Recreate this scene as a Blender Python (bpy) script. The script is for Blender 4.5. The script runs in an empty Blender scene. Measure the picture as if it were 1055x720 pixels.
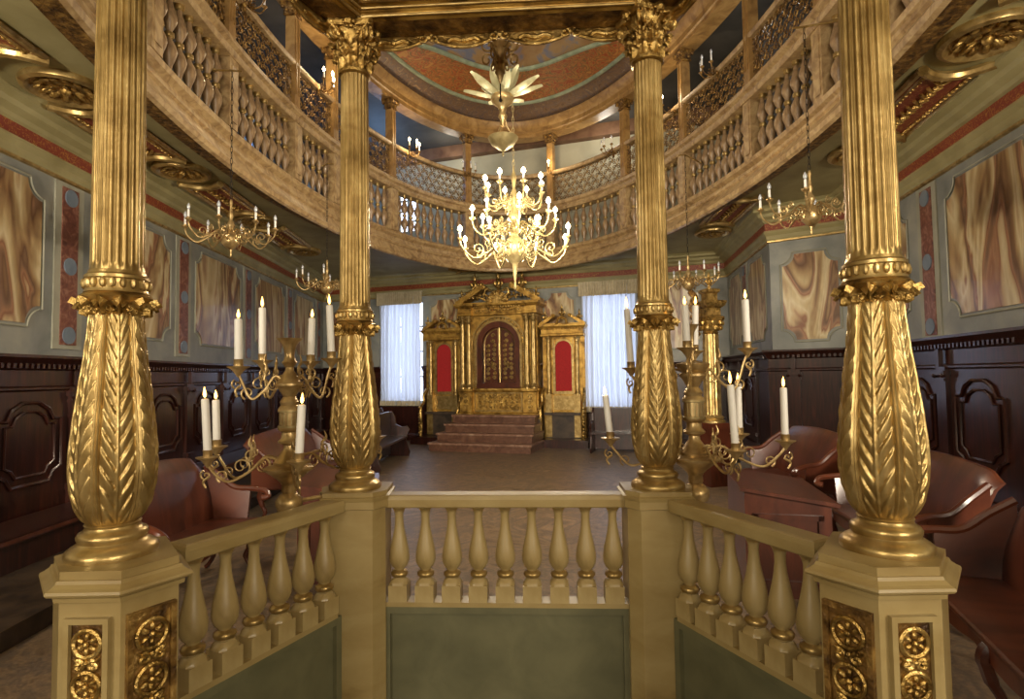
import bpy, math, random
from mathutils import Vector, Matrix
random.seed(7)
PI = math.pi; R = math.radians
sc = bpy.context.scene
col = sc.collection
EYE = 1.8          # height of the camera above the floor

# ------------------------------------------------------------------ materials
def new_mat(name):
    m = bpy.data.materials.new(name); m.use_nodes = True
    nt = m.node_tree; b = nt.nodes['Principled BSDF']
    return m, nt, b
def srgb(c):
    return tuple(((x/255)/12.92 if x/255 <= .04045 else (((x/255)+.055)/1.055)**2.4) for x in c) + (1,)
def node(nt, t, **kw):
    n = nt.nodes.new(t)
    for k, v in kw.items(): setattr(n, k, v)
    return n
def ramp(nt, fac, stops, interp='LINEAR'):
    r = node(nt, 'ShaderNodeValToRGB'); r.color_ramp.interpolation = interp
    e = r.color_ramp.elements
    while len(e) > 1: e.remove(e[0])
    e[0].position = stops[0][0]; e[0].color = srgb(stops[0][1])
    for p, c in stops[1:]:
        x = e.new(p); x.color = srgb(c)
    nt.links.new(fac, r.inputs[0]); return r.outputs[0]
def coords(nt, scale=(1, 1, 1), rot=(0, 0, 0), kind='Object'):
    t = node(nt, 'ShaderNodeTexCoord'); mp = node(nt, 'ShaderNodeMapping')
    mp.inputs['Scale'].default_value = scale; mp.inputs['Rotation'].default_value = rot
    nt.links.new(t.outputs[kind], mp.inputs[0]); return mp.outputs[0]
def noise(nt, vec, scale, detail=4, dist=0, rough=.55):
    n = node(nt, 'ShaderNodeTexNoise'); n.inputs['Scale'].default_value = scale
    n.inputs['Detail'].default_value = detail; n.inputs['Distortion'].default_value = dist
    n.inputs['Roughness'].default_value = rough
    nt.links.new(vec, n.inputs['Vector']); return n.outputs[0]
def bump(nt, b, h, strength=.3, dist=.01):
    n = node(nt, 'ShaderNodeBump'); n.inputs['Strength'].default_value = strength
    n.inputs['Distance'].default_value = dist
    nt.links.new(h, n.inputs['Height']); nt.links.new(n.outputs[0], b.inputs['Normal'])
def noisy(name, stops, scale=6, metallic=0, rough=.5, stretch=(1, 1, 1), dist=.4, bmp=.15, bd=.004, bscale=None, detail=5, coat=0, spec=None):
    m, nt, b = new_mat(name)
    v = coords(nt, stretch)
    f = noise(nt, v, scale, detail, dist)
    nt.links.new(ramp(nt, f, stops), b.inputs['Base Color'])
    b.inputs['Metallic'].default_value = metallic; b.inputs['Roughness'].default_value = rough
    if coat: b.inputs['Coat Weight'].default_value = coat; b.inputs['Coat Roughness'].default_value = .15
    if spec is not None: b.inputs['Specular IOR Level'].default_value = spec
    if bmp: bump(nt, b, noise(nt, v, bscale or scale*4, 4), bmp, bd)
    return m
def emit(name, rgb, s):
    m, nt, b = new_mat(name)
    b.inputs['Base Color'].default_value = srgb(rgb); b.inputs['Emission Color'].default_value = srgb(rgb)
    b.inputs['Emission Strength'].default_value = s
    return m
MT = {}
MT['gold'] = noisy('gilding', [(.3, (138, 112, 64)), (.5, (176, 148, 92)), (.7, (206, 180, 122))], 9, .72, .32, bmp=.3, bd=.004, bscale=45)
MT['gold_carved'] = noisy('carved_gilding', [(.3, (84, 62, 28)), (.48, (180, 146, 80)), (.7, (222, 190, 120))], 14, .85, .34, bmp=.9, bd=.012, bscale=34)
MT['gold_dark'] = noisy('dark_gilding', [(.35, (66, 44, 22)), (.55, (132, 98, 48)), (.75, (190, 154, 84))], 16, .45, .42, bmp=.8, bd=.012, bscale=40)
MT['gold_ark'] = noisy('ark_gilding', [(.3, (92, 66, 26)), (.5, (178, 138, 64)), (.7, (212, 174, 90))], 6, .6, .4, bmp=.5, bd=.02, bscale=24)
MT['brass'] = noisy('old_brass', [(.3, (125, 98, 58)), (.5, (176, 148, 98)), (.7, (205, 180, 130))], 12, .65, .34, bmp=.1)
MT['brass_pale'] = noisy('pale_brass', [(.3, (138, 120, 78)), (.6, (176, 158, 110))], 12, .5, .36, bmp=.1)
MT['cream'] = noisy('cream_paint', [(.28, (112, 90, 50)), (.45, (156, 134, 86)), (.7, (180, 160, 112))], 7, 0, .42, stretch=(1, 1, .45), bmp=.25, bd=.003, coat=.15)
MT['cream_wood'] = noisy('worn_cream_wood', [(.2, (112, 90, 50)), (.42, (150, 128, 80)), (.75, (170, 150, 102))], 3, 0, .42, stretch=(1.2, 1.2, 2.4), bmp=.3, bd=.003, coat=.15)
MT['green_panel'] = noisy('grey_green_paint', [(.3, (86, 84, 58)), (.7, (108, 104, 74))], 5, 0, .6, bmp=.15)
MT['fmarble'] = noisy('rosy_faux_marble', [(.25, (112, 86, 56)), (.45, (156, 128, 88)), (.6, (182, 156, 112)), (.8, (152, 116, 80))], 5, 0, .42, dist=1.6, bmp=.1)
MT['fmarble_dark'] = noisy('ochre_faux_marble', [(.25, (112, 80, 44)), (.5, (150, 116, 66)), (.75, (176, 142, 90))], 4, 0, .45, dist=1.2, bmp=.1)
MT['baluster'] = noisy('brown_faux_marble', [(.25, (94, 72, 50)), (.5, (142, 116, 84)), (.75, (172, 146, 108))], 9, 0, .33, dist=2, bmp=.05, stretch=(1, 1, .35), coat=.2)
MT['wood'] = noisy('dark_walnut', [(.25, (22, 10, 8)), (.5, (48, 22, 16)), (.75, (72, 34, 24))], 4, 0, .3, stretch=(6, 6, .6), bmp=.1, coat=.35)
MT['wood_red'] = noisy('red_mahogany', [(.25, (48, 22, 13)), (.5, (82, 40, 25)), (.75, (104, 55, 35))], 2.2, 0, .3, stretch=(3, .6, 1), dist=.6, bmp=.05, coat=.2)
MT['wood_ark'] = noisy('brown_grey_wood', [(.3, (44, 34, 26)), (.7, (78, 62, 46))], 5, 0, .5, bmp=.1)
MT['red'] = noisy('scarlet_cloth', [(.3, (150, 22, 26)), (.7, (182, 34, 36))], 30, 0, .8, bmp=.1)
MT['sage'] = noisy('sage_plaster', [(.25, (128, 118, 78)), (.5, (148, 138, 94)), (.75, (162, 152, 108))], 2.2, 0, .6, bmp=.08)
MT['wallgrey'] = noisy('blue_grey_plaster', [(.25, (108, 112, 110)), (.5, (136, 138, 132)), (.75, (160, 158, 146))], 1.8, 0, .45, bmp=.06)
MT['wallgrey2'] = noisy('pale_plaster_border', [(.25, (140, 140, 124)), (.75, (166, 164, 146))], 3, 0, .45, bmp=.06)
MT['disc'] = noisy('blue_grey_disc', [(.25, (98, 112, 128)), (.75, (122, 134, 146))], 6, 0, .45, bmp=.05)
MT['redstone'] = noisy('red_veined_marble', [(.3, (86, 48, 40)), (.5, (120, 72, 58)), (.68, (150, 110, 92))], 7, 0, .4, dist=2.2, bmp=.04)
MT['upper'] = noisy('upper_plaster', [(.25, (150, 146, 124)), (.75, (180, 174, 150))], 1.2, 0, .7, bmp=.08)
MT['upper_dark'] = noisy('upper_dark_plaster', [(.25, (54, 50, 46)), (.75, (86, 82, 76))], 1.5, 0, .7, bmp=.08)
MT['beam'] = noisy('brown_beam', [(.3, (92, 62, 42)), (.7, (124, 92, 66))], 4, 0, .6)
MT['cove'] = noisy('mauve_marbling', [(.3, (84, 62, 46)), (.45, (124, 98, 74)), (.55, (92, 78, 76)), (.7, (158, 130, 92))], 3.4, 0, .55, dist=3.2)
MT['moss'] = noisy('pale_green_moulding', [(.3, (110, 122, 98)), (.7, (148, 158, 132))], 6, 0, .5)
MT['paper'] = noisy('white_wax', [(.3, (226, 222, 212)), (.7, (240, 236, 228))], 3, 0, .45, bmp=0)
MT['glassbulb'] = noisy('clear_bulb', [(.3, (190, 195, 200)), (.7, (220, 222, 226))], 3, .3, .1, bmp=0)
MT['leaf_pale'] = noisy('pale_silvered_leaf', [(.3, (176, 168, 124)), (.7, (206, 200, 158))], 12, .25, .4, bmp=.1)
MT['iron'] = noisy('dark_iron', [(.3, (26, 22, 18)), (.7, (52, 44, 36))], 8, .6, .5)
MT['steps'] = noisy('red_marble_steps', [(.25, (74, 48, 36)), (.5, (100, 68, 52)), (.75, (126, 92, 72))], 5, 0, .35, dist=1.5)
MT['stair_top'] = noisy('worn_marble_tread', [(.25, (96, 66, 52)), (.5, (134, 100, 82)), (.75, (168, 140, 118))], 5, 0, .35, dist=1.5)
MT['flame'] = emit('candle_flame', (255, 190, 95), 9)
MT['bulb'] = emit('lit_bulb', (255, 226, 170), 34)
MT['daylight'] = emit('daylight_pane', (210, 222, 252), 4.4)
MT['daylight_hi'] = emit('daylight_pane_high', (70, 150, 255), 1.6)

def brocade():
    m, nt, b = new_mat('painted_red_brocade')
    v = coords(nt)
    f = noise(nt, v, 3.2, 2, 2.6)
    nt.links.new(ramp(nt, f, [(.38, (146, 66, 34)), (.45, (168, 116, 56)), (.52, (104, 84, 46)), (.56, (158, 78, 40)), (.66, (170, 124, 62))]), b.inputs['Base Color'])
    b.inputs['Roughness'].default_value = .6; return m
MT['brocade'] = brocade()
def frieze():
    m, nt, b = new_mat('red_frieze_gold_scroll')
    v = coords(nt)
    f = noise(nt, v, 11, 2, 4)
    c = ramp(nt, f, [(.0, (118, 48, 34)), (.55, (128, 54, 38)), (.60, (178, 132, 62)), (.66, (120, 50, 34))])
    nt.links.new(c, b.inputs['Base Color']); b.inputs['Roughness'].default_value = .5; return m
MT['frieze'] = frieze()
def sky():
    m, nt, b = new_mat('painted_sky')
    v = coords(nt, (1, .7, 1))
    f = noise(nt, v, .8, 6, 1.2)
    nt.links.new(ramp(nt, f, [(.36, (84, 94, 124)), (.47, (108, 112, 130)), (.51, (152, 124, 84)), (.60, (140, 106, 66)), (.68, (96, 100, 124))]), b.inputs['Base Color'])
    b.inputs['Roughness'].default_value = .6; return m
MT['sky'] = sky()
def agate(name, seed, warm):
    m, nt, b = new_mat(name)
    t = node(nt, 'ShaderNodeTexCoord'); mp = node(nt, 'ShaderNodeMapping')
    mp.inputs['Location'].default_value = (seed*3.1, seed*1.7, seed*.9)
    mp.inputs['Scale'].default_value = (1, 1, .27)
    nt.links.new(t.outputs['Object'], mp.inputs[0])
    f = noise(nt, mp.outputs[0], 1.5, 3.5, .9, .5)
    mm = node(nt, 'ShaderNodeMath', operation='MULTIPLY'); mm.inputs[1].default_value = 5.5
    nt.links.new(f, mm.inputs[0])
    fr = node(nt, 'ShaderNodeMath', operation='FRACT'); nt.links.new(mm.outputs[0], fr.inputs[0])
    c = ramp(nt, fr.outputs[0], [(0, (104, 74, 52)), (.1, (136, 104, 72)), (.28, (168, 140, 98)), (.42, (186, 164, 122)), (.58, (204, 188, 150)), (.7, (186, 158, 118)), (.78, (138, 92, 66)), (.84, (160, 118, 86)), (.94, (122, 92, 70)), (1, (104, 74, 52))])
    f2 = noise(nt, mp.outputs[0], 14, 4, .5)
    mx = node(nt, 'ShaderNodeMixRGB', blend_type='OVERLAY'); mx.inputs[0].default_value = .35
    nt.links.new(c, mx.inputs[1]); nt.links.new(f2, mx.inputs[2])
    nt.links.new(mx.outputs[0], b.inputs['Base Color'])
    b.inputs['Roughness'].default_value = .3; b.inputs['Coat Weight'].default_value = .2
    return m
AG = [agate('banded_marble_%d' % i, i+1, i) for i in range(4)]
def floor_mat():
    m, nt, b = new_mat('terrazzo_floor')
    v = coords(nt)
    f = noise(nt, v, 1.6, 6, 2.2)
    g = noise(nt, v, 38, 3, .3)
    c1 = ramp(nt, f, [(.3, (100, 84, 68)), (.45, (146, 126, 102)), (.55, (112, 100, 88)), (.7, (168, 144, 116))])
    c2 = ramp(nt, g, [(.35, (150, 134, 120)), (.65, (230, 218, 200))])
    mx = node(nt, 'ShaderNodeMixRGB', blend_type='MULTIPLY'); mx.inputs[0].default_value = .55
    nt.links.new(c1, mx.inputs[1]); nt.links.new(c2, mx.inputs[2])
    nt.links.new(mx.outputs[0], b.inputs['Base Color'])
    b.inputs['Roughness'].default_value = .42
    return m
MT['floor'] = floor_mat()
def curtain_mat():
    m, nt, b = new_mat('sheer_curtain')
    b.inputs['Base Color'].default_value = srgb((214, 214, 210)); b.inputs['Roughness'].default_value = .9
    tr = node(nt, 'ShaderNodeBsdfTranslucent'); tr.inputs[0].default_value = srgb((205, 212, 222))
    mx = node(nt, 'ShaderNodeMixShader'); mx.inputs[0].default_value = .55
    nt.links.new(b.outputs[0], mx.inputs[1]); nt.links.new(tr.outputs[0], mx.inputs[2])
    nt.links.new(mx.outputs[0], nt.nodes['Material Output'].inputs[0]); return m
MT['curtain'] = curtain_mat()
MT['valance'] = noisy('cream_valance', [(.3, (176, 164, 136)), (.7, (204, 192, 164))], 8, 0, .85)

# ------------------------------------------------------------------ mesh builder
class MB:
    def __init__(s): s.v = []; s.f = []; s.m = []
    def add(s, vs, fs, mi=0, mat=None):
        o = len(s.v)
        for p in vs:
            p = Vector(p)
            s.v.append(tuple(mat @ p) if mat else tuple(p))
        for k, f in enumerate(fs):
            s.f.append(tuple(i+o for i in f)); s.m.append(mi[k] if isinstance(mi, list) else mi)
        return s
    def box(s, c, d, mi=0, mat=None):
        x, y, z = c; a, b, h = d[0]/2, d[1]/2, d[2]/2
        vs = [(x+i*a, y+j*b, z+k*h) for k in (-1, 1) for j in (-1, 1) for i in (-1, 1)]
        return s.add(vs, [(0, 2, 3, 1), (4, 5, 7, 6), (0, 1, 5, 4), (2, 6, 7, 3), (0, 4, 6, 2), (1, 3, 7, 5)], mi, mat)
    def stack(s, poly, levels, mi=0, mat=None):
        # moulded prism: levels of (outward offset, z) on a convex polygon given counter-clockwise
        n = len(poly); vs = []
        for off, z in levels:
            for p in offset_poly(poly, off): vs.append((p[0], p[1], z))
        fs = []
        for l in range(len(levels)-1):
            for i in range(n):
                j = (i+1) % n
                fs.append((l*n+i, l*n+j, (l+1)*n+j, (l+1)*n+i))
        fs.append(tuple(range(n-1, -1, -1))); fs.append(tuple((len(levels)-1)*n+i for i in range(n)))
        return s.add(vs, fs, mi, mat)
    def lathe(s, prof, n=24, c=(0, 0, 0), mi=0, mat=None, mis=None, rf=None):
        vs = []
        for r, z in prof:
            for i in range(n):
                a = 2*PI*i/n; q = r if rf is None else rf(r, z, a)
                vs.append((c[0]+q*math.cos(a), c[1]+q*math.sin(a), c[2]+z))
        fs = []; ml = []
        for l in range(len(prof)-1):
            for i in range(n):
                j = (i+1) % n; fs.append((l*n+i, l*n+j, (l+1)*n+j, (l+1)*n+i)); ml.append(mis[l] if mis else mi)
        fs.append(tuple(range(n-1, -1, -1))); ml.append(mi)
        fs.append(tuple((len(prof)-1)*n+i for i in range(n))); ml.append(mi)
        return s.add(vs, fs, ml, mat)
    def ball(s, c, r, n=10, mi=0, sz=1, mat=None):
        m = max(4, n//2); prof = [(max(1e-4, r*math.sin(PI*i/m)), -r*sz*math.cos(PI*i/m)) for i in range(m+1)]
        return s.lathe(prof, n, c, mi, mat)
    def tube(s, path, r, n=6, mi=0, mat=None, closed=False):
        P = [Vector(p) for p in path]; k = len(P)
        rs = r if isinstance(r, (list, tuple)) else [r]*k
        vs = []; up = None
        for i in range(k):
            if closed: t = P[(i+1) % k]-P[i-1]
            else: t = P[min(i+1, k-1)]-P[max(i-1, 0)]
            if t.length < 1e-9: t = Vector((0, 0, 1))
            t.normalize()
            if up is None:
                up = Vector((0, 0, 1)) if abs(t.z) < .9 else Vector((1, 0, 0))
            sd = t.cross(up)
            if sd.length < 1e-4: sd = t.cross(Vector((1, .3, .2)))
            sd.normalize(); up = sd.cross(t).normalized()
            for j in range(n):
                a = 2*PI*j/n; vs.append(P[i]+(sd*math.cos(a)+up*math.sin(a))*rs[i])
        fs = []
        for i in range(k if closed else k-1):
            for j in range(n):
                q = (i+1) % k
                fs.append((i*n+j, i*n+(j+1) % n, q*n+(j+1) % n, q*n+j))
        if not closed:
            fs.append(tuple(range(n-1, -1, -1))); fs.append(tuple((k-1)*n+j for j in range(n)))
        return s.add(vs, fs, mi, mat)
    def plate(s, poly, t, mi=0, mat=None):
        # flat outline in x/z with thickness t along y
        n = len(poly)
        vs = [(x, 0, z) for x, z in poly]+[(x, -t, z) for x, z in poly]
        fs = [tuple(range(n)), tuple(range(2*n-1, n-1, -1))]+[(i, i+n, (i+1) % n+n, (i+1) % n) for i in range(n)]
        return s.add(vs, fs, mi, mat)
    def build(s, name, mats, parent=None, smooth=True, loc=None, rz=0, angle=40):
        me = bpy.data.meshes.new(name); me.from_pydata(s.v, [], s.f)
        if not isinstance(mats, (list, tuple)): mats = [mats]
        for m in mats: me.materials.append(MT[m] if isinstance(m, str) else m)
        for p, mi in zip(me.polygons, s.m): p.material_index = mi; p.use_smooth = smooth
        me.update()
        if smooth:
            try: me.set_sharp_from_angle(angle=R(angle))
            except Exception: pass
        o = bpy.data.objects.new(name, me); col.objects.link(o)
        if parent: o.parent = parent
        if loc: o.location = loc
        o.rotation_euler[2] = rz
        return o
def offset_poly(poly, d):
    n = len(poly); out = []
    for i in range(n):
        p0 = Vector(poly[i-1]); p1 = Vector(poly[i]); p2 = Vector(poly[(i+1) % n])
        a = (p1-p0).normalized(); b = (p2-p1).normalized()
        na = Vector((a.y, -a.x)); nb = Vector((b.y, -b.x))
        m = na+nb
        out.append(tuple(p1+m*(d/max(.2, (1+na.dot(nb))))))
    return out
def smooth_path(pts, k=6):
    P = [Vector(p) for p in pts]; out = []
    for i in range(len(P)-1):
        a = P[max(i-1, 0)]; b = P[i]; c = P[i+1]; d = P[min(i+2, len(P)-1)]
        for j in range(k):
            t = j/k
            out.append(.5*((2*b)+(c-a)*t+(2*a-5*b+4*c-d)*t*t+(3*b-a-3*c+d)*t**3))
    out.append(P[-1]); return out
def tag(o, label=None, cat=None, group=None, kind=None):
    if label: o['label'] = label
    if cat: o['category'] = cat
    if group: o['group'] = group
    if kind: o['kind'] = kind
    return o
def thing(name, label, cat, loc=(0, 0, 0), rz=0, group=None):
    o = bpy.data.objects.new(name, None); col.objects.link(o)
    o.location = loc; o.rotation_euler = (0, 0, rz); o.empty_display_size = .1
    return tag(o, label, cat, group)
def kids(o): return list(o.children)
def dup(o, loc, rz, label, parent=None):
    c = o.copy(); col.objects.link(c); c.location = loc; c.rotation_euler = (0, 0, rz)
    if label: c['label'] = label
    for ch in kids(o):
        d = ch.copy(); col.objects.link(d); d.parent = c
        for g in kids(ch):
            e = g.copy(); col.objects.link(e); e.parent = d
    return c
def struct(name, mb, mats, smooth=False, parent=None):
    o = mb.build(name, mats, parent, smooth)
    if parent is None: o['kind'] = 'structure'
    return o

# ------------------------------------------------------------------ room plan (floor z = 0)
CZ = EYE+2.9                       # ceiling under the gallery
TOPZ = 8.75
LW = [(-4.6, -4.0), (-4.95, 4.0), (-5.53, 17.35)]
BWp = [(-5.53, 17.35), (5.41, 13.62)]
RF = [(5.41, 13.62), (4.77, 10.06)]
JG = [(4.77, 10.06), (5.78, 9.30)]
RN = [(5.78, 9.30), (4.92, 5.19), (4.45, 3.0), (4.45, -4.0)]
class Seg:                        # wall frame: s runs along the wall, n points into the room
    def __init__(s, a, b):
        s.a = Vector((a[0], a[1])); s.b = Vector((b[0], b[1])); s.L = (s.b-s.a).length
        s.t = (s.b-s.a)/s.L; s.n = Vector((s.t.y, -s.t.x))
    def P(s, u, n, z):
        p = s.a+s.t*u+s.n*n; return (p.x, p.y, z)
    def M(s, u=0, n=0, z=0):      # local x along the wall, y out of the room, z up
        p = s.P(u, n, z)
        return Matrix(((s.t.x, -s.n.x, 0, p[0]), (s.t.y, -s.n.y, 0, p[1]), (0, 0, 1, p[2]), (0, 0, 0, 1)))
SL = Seg(*LW[1:]); SL0 = Seg(*LW[:2]); SB = Seg(*BWp); SRF = Seg(*RF); SJ = Seg(*JG); SRN = Seg(*RN[:2]); SR2 = Seg(*RN[1:3]); SR3 = Seg(*RN[2:])

mb = MB(); mb.add([(-7, -4.4, 0), (7, -4.4, 0), (7, 18.6, 0), (-7, 18.6, 0), (-7, -4.4, -.2), (7, -4.4, -.2), (7, 18.6, -.2), (-7, 18.6, -.2)],
                  [(0, 1, 2, 3), (7, 6, 5, 4), (0, 4, 5, 1), (1, 5, 6, 2), (2, 6, 7, 3), (3, 7, 4, 0)])
struct('floor', mb, 'floor')
def wall_run(name, pts, holes=(), mats=('wallgrey', 'upper')):
    # holes: (segment index, s0, s1, z0, z1)
    mb = MB()
    for i in range(len(pts)-1):
        g = Seg(pts[i], pts[i+1]); T = .3
        hs = [h for h in holes if h[0] == i]
        us = sorted(set([0, g.L]+[q for h in hs for q in h[1:3]])); zs = sorted(set([0, CZ, TOPZ]+[q for h in hs for q in h[3:5]]))
        for a in range(len(us)-1):
            for b in range(len(zs)-1):
                um = (us[a]+us[a+1])/2; zm = (zs[b]+zs[b+1])/2
                if any(h[1] < um < h[2] and h[3] < zm < h[4] for h in hs): continue
                mi = 0 if zm < CZ else 1
                vs = [g.P(u, -n, z) for n in (0, T) for z in (zs[b], zs[b+1]) for u in (us[a], us[a+1])]
                mb.add(vs, [(0, 1, 3, 2), (4, 6, 7, 5), (0, 4, 5, 1), (2, 3, 7, 6), (0, 2, 6, 4), (1, 5, 7, 3)], mi)
    return struct(name, mb, list(mats))
# back wall windows: left and right of the ark, and two daylight openings of the gallery
def s_on(seg, x): return (x-seg.a.x)/seg.t.x
WL = s_on(SB, -2.92); WR = s_on(SB, 2.72)
wb = wall_run('wall_back', BWp, [(0, WL-.62, WL+.62, 1.05, 4.0), (0, WR-.64, WR+.64, .9, 3.95), (0, WL-.2, WL+.45, 6.0, 7.3)])
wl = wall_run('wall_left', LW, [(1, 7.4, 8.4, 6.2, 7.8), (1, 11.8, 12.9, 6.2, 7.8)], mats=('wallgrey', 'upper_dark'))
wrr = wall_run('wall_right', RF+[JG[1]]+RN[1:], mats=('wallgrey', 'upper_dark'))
mb = MB(); mb.box((0, -4.15, TOPZ/2), (9.4, .3, TOPZ)); struct('wall_rear', mb, 'upper')

# windows (panes give the daylight, frames in front)
def window(n, seg, s0, s1, z0, z1, mat):
    mb = MB(); mb.box(((s0+s1)/2, .2, (z0+z1)/2), (s1-s0, .02, z1-z0), mat=seg.M())
    w = struct('window_%d' % n, mb, mat)
    f = MB(); M = seg.M()
    for x in (s0+.03, (s0+s1)/2, s1-.03): f.box((x, .13, (z0+z1)/2), (.06, .07, z1-z0), mat=M)
    k = 4
    for i in range(k+1):
        z = z0+.03+(z1-z0-.06)*i/k; f.box(((s0+s1)/2, .13, z), (s1-s0, .05, .05), mat=M)
    f.build('window_frame', 'upper', w, smooth=False)
window(1, SB, WL-.62, WL+.62, 1.05, 4.0, 'daylight')
window(2, SB, WR-.64, WR+.64, .9, 3.95, 'daylight')
window(3, SB, WL-.2, WL+.45, 6.0, 7.3, 'daylight')
window(4, SL, 7.4, 8.4, 6.2, 7.8, 'daylight_hi')
window(5, SL, 11.8, 12.9, 6.2, 7.8, 'daylight_hi')

# ------------------------------------------------------------------ ellipse tools for gallery
def EP(t, ang, d=0, z=0):
    """t: 0 = lip ellipse, 1 = parapet ellipse; d: outward offset"""
    cx = .08+.10*t; a = 3.43+.29*t+d; b = 7.2+.35*t+d
    return Vector((cx+a*math.cos(ang), 7.0+b*math.sin(ang), z))
def ering(mb, prof, a0, a1, n, mis=None, cap=True, closed=False):
    # prof: (t, d, z)
    k = len(prof); vs = []; fs = []; ml = []
    for i in range(n+(0 if closed else 1)):
        ang = a0+(a1-a0)*i/n
        for t, d, z in prof: vs.append(EP(t, ang, d, z))
    rows = n if closed else n+1
    for i in range(n):
        j = (i+1) % rows
        for l in range(k):
            m = (l+1) % k
            fs.append((i*k+l, j*k+l, j*k+m, i*k+m)); ml.append(mis[l] if mis else 0)
    if cap and not closed:
        fs.append(tuple(range(k-1, -1, -1))); ml.append(0); fs.append(tuple(n*k+l for l in range(k))); ml.append(0)
    mb.add(vs, fs, ml)
def hole_slab(z0, z1, t, d, mat, name, n=128):
    # plane with the oval opening: fan between the oval and the room outline
    out = [(-7, -4.4), (7, -4.4), (7, 18.6), (-7, 18.6)]
    mb = MB()
    def border(ang):
        p = EP(t, ang, d); c = Vector((.1, 7.0)); q = Vector((p.x, p.y))-c
        k = min([(7-c.x)/q.x if q.x > 1e-6 else 1e9, (-7-c.x)/q.x if q.x < -1e-6 else 1e9, (18.6-c.y)/q.y if q.y > 1e-6 else 1e9, (-4.4-c.y)/q.y if q.y < -1e-6 else 1e9])
        return c+q*k
    vs = []
    angs = [2*PI*i/n for i in range(n)]
    for a in angs:
        p = EP(t, a, d); b = border(a)
        vs += [(p.x, p.y, z0), (b.x, b.y, z0), (p.x, p.y, z1), (b.x, b.y, z1)]
    fs = []
    for i in range(n):
        j = (i+1) % n; a = i*4; b = j*4
        fs += [(a, a+1, b+1, b), (a+2, b+2, b+3, a+3), (a, b, b+2, a+2)]
    mb.add(vs, fs); return struct(name, mb, mat)
hole_slab(CZ, CZ+.12, 0, .3, 'sage', 'ceiling')

# fascia of the gallery: gilt underside band + marble mouldings
E_ = EYE
prof = [(0, .34, CZ), (0, .34, E_+2.74), (0, .30, E_+2.70), (0, .22, E_+2.70), (0, .19, E_+2.66), (0, .05, E_+2.66),
        (0, .02, E_+2.60), (0, -.02, E_+2.62), (0, -.03, E_+2.68), (0, 0, E_+2.72), (.15, 0, E_+2.78), (.3, 0, E_+2.86), (.3, -.03, E_+2.88), (.3, -.03, E_+2.92),
        (.6, -.01, E_+2.96), (.75, -.01, E_+3.06), (.7, -.06, E_+3.10), (.7, -.07, E_+3.16), (1, -.09, E_+3.20), (1, .12, E_+3.20), (1, .2, CZ+.2)]
mis = [1, 1, 1, 1, 1, 2, 0, 0, 0, 0, 0, 0, 0, 0, 0, 0, 0, 0, 0, 0, 0]
mb = MB(); ering(mb, prof, 0, 2*PI, 200, mis, closed=True)
struct('trim_1', mb, ['fmarble', 'gold_dark', 'gold'], smooth=True)
# ring entablature carried by the gallery pillars
prof = [(1, .20, E_+6.10), (1, -.12, E_+6.10), (1, -.12, E_+6.18), (1, -.15, E_+6.20), (1, -.15, E_+6.30), (1, -.20, E_+6.34), (1, -.24, E_+6.42), (1, -.26, E_+6.48), (1, -.2, E_+6.52), (1, .2, E_+6.52)]
mb = MB(); ering(mb, prof, 0, 2*PI, 200, [1, 1, 0, 0, 0, 0, 0, 0, 0, 0], closed=True)
struct('trim_2', mb, ['fmarble_dark', 'fmarble_dark'], smooth=True)
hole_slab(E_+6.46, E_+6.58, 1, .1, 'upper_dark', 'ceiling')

# painted oval ceiling: mauve cove, green moulding, red brocade, green moulding with cusps, sky
def rr(ang):   # cusped inner outline
    k = abs(math.cos(2*ang)); return .70+.10*(k**.6)*-0.0+.085*(1-k)**3
def ceil_pt(f, ang, z): 
    return (.18+3.62*f*math.cos(ang), 7.0+7.4*f*math.sin(ang), z)
N = 160; z0 = E_+6.5
def band(f0, f1, za, zb, mats, name, parent=None):
    mb = MB(); vs = []; S = 6
    for i in range(N):
        a = 2*PI*i/N
        for s in range(S+1):
            q = s/S; g0 = f0(a) if callable(f0) else f0; g1 = f1(a) if callable(f1) else f1
            vs.append(ceil_pt(g0+(g1-g0)*q, a, za+(zb-za)*(1-(1-q)**2)))
    fs = []
    for i in range(N):
        j = (i+1) % N
        for s in range(S): fs.append((i*(S+1)+s, i*(S+1)+s+1, j*(S+1)+s+1, j*(S+1)+s))
    mb.add(vs, fs); o = mb.build(name, mats, parent, True); return o
dome = band(1.02, .90, z0-.02, z0+.16, 'cove', 'ceiling'); dome['kind'] = 'structure'
band(.90, rr, z0+.16, z0+.2, 'brocade', 'painted_brocade_field', dome)
band(rr, .001, z0+.2, z0+.28, 'sky', 'painted_sky_field', dome)
mb = MB(); mb.tube([ceil_pt(.90, 2*PI*i/N, z0+.15) for i in range(N)], .05, 8, closed=True)
mb.tube([ceil_pt(rr(2*PI*i/N), 2*PI*i/N, z0+.19) for i in range(N)], .055, 8, closed=True)
mb.build('green_moulding', 'moss', dome)
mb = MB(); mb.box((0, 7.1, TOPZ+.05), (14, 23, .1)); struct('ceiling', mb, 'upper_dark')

# pale wall screen with beam behind the far pillars: cornice beam along the gallery back wall
mb = MB(); mb.box((SB.L/2, -.12, E_+6.3), (SB.L, .24, .32), mat=SB.M())
struct('trim_3', mb, 'beam')

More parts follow.
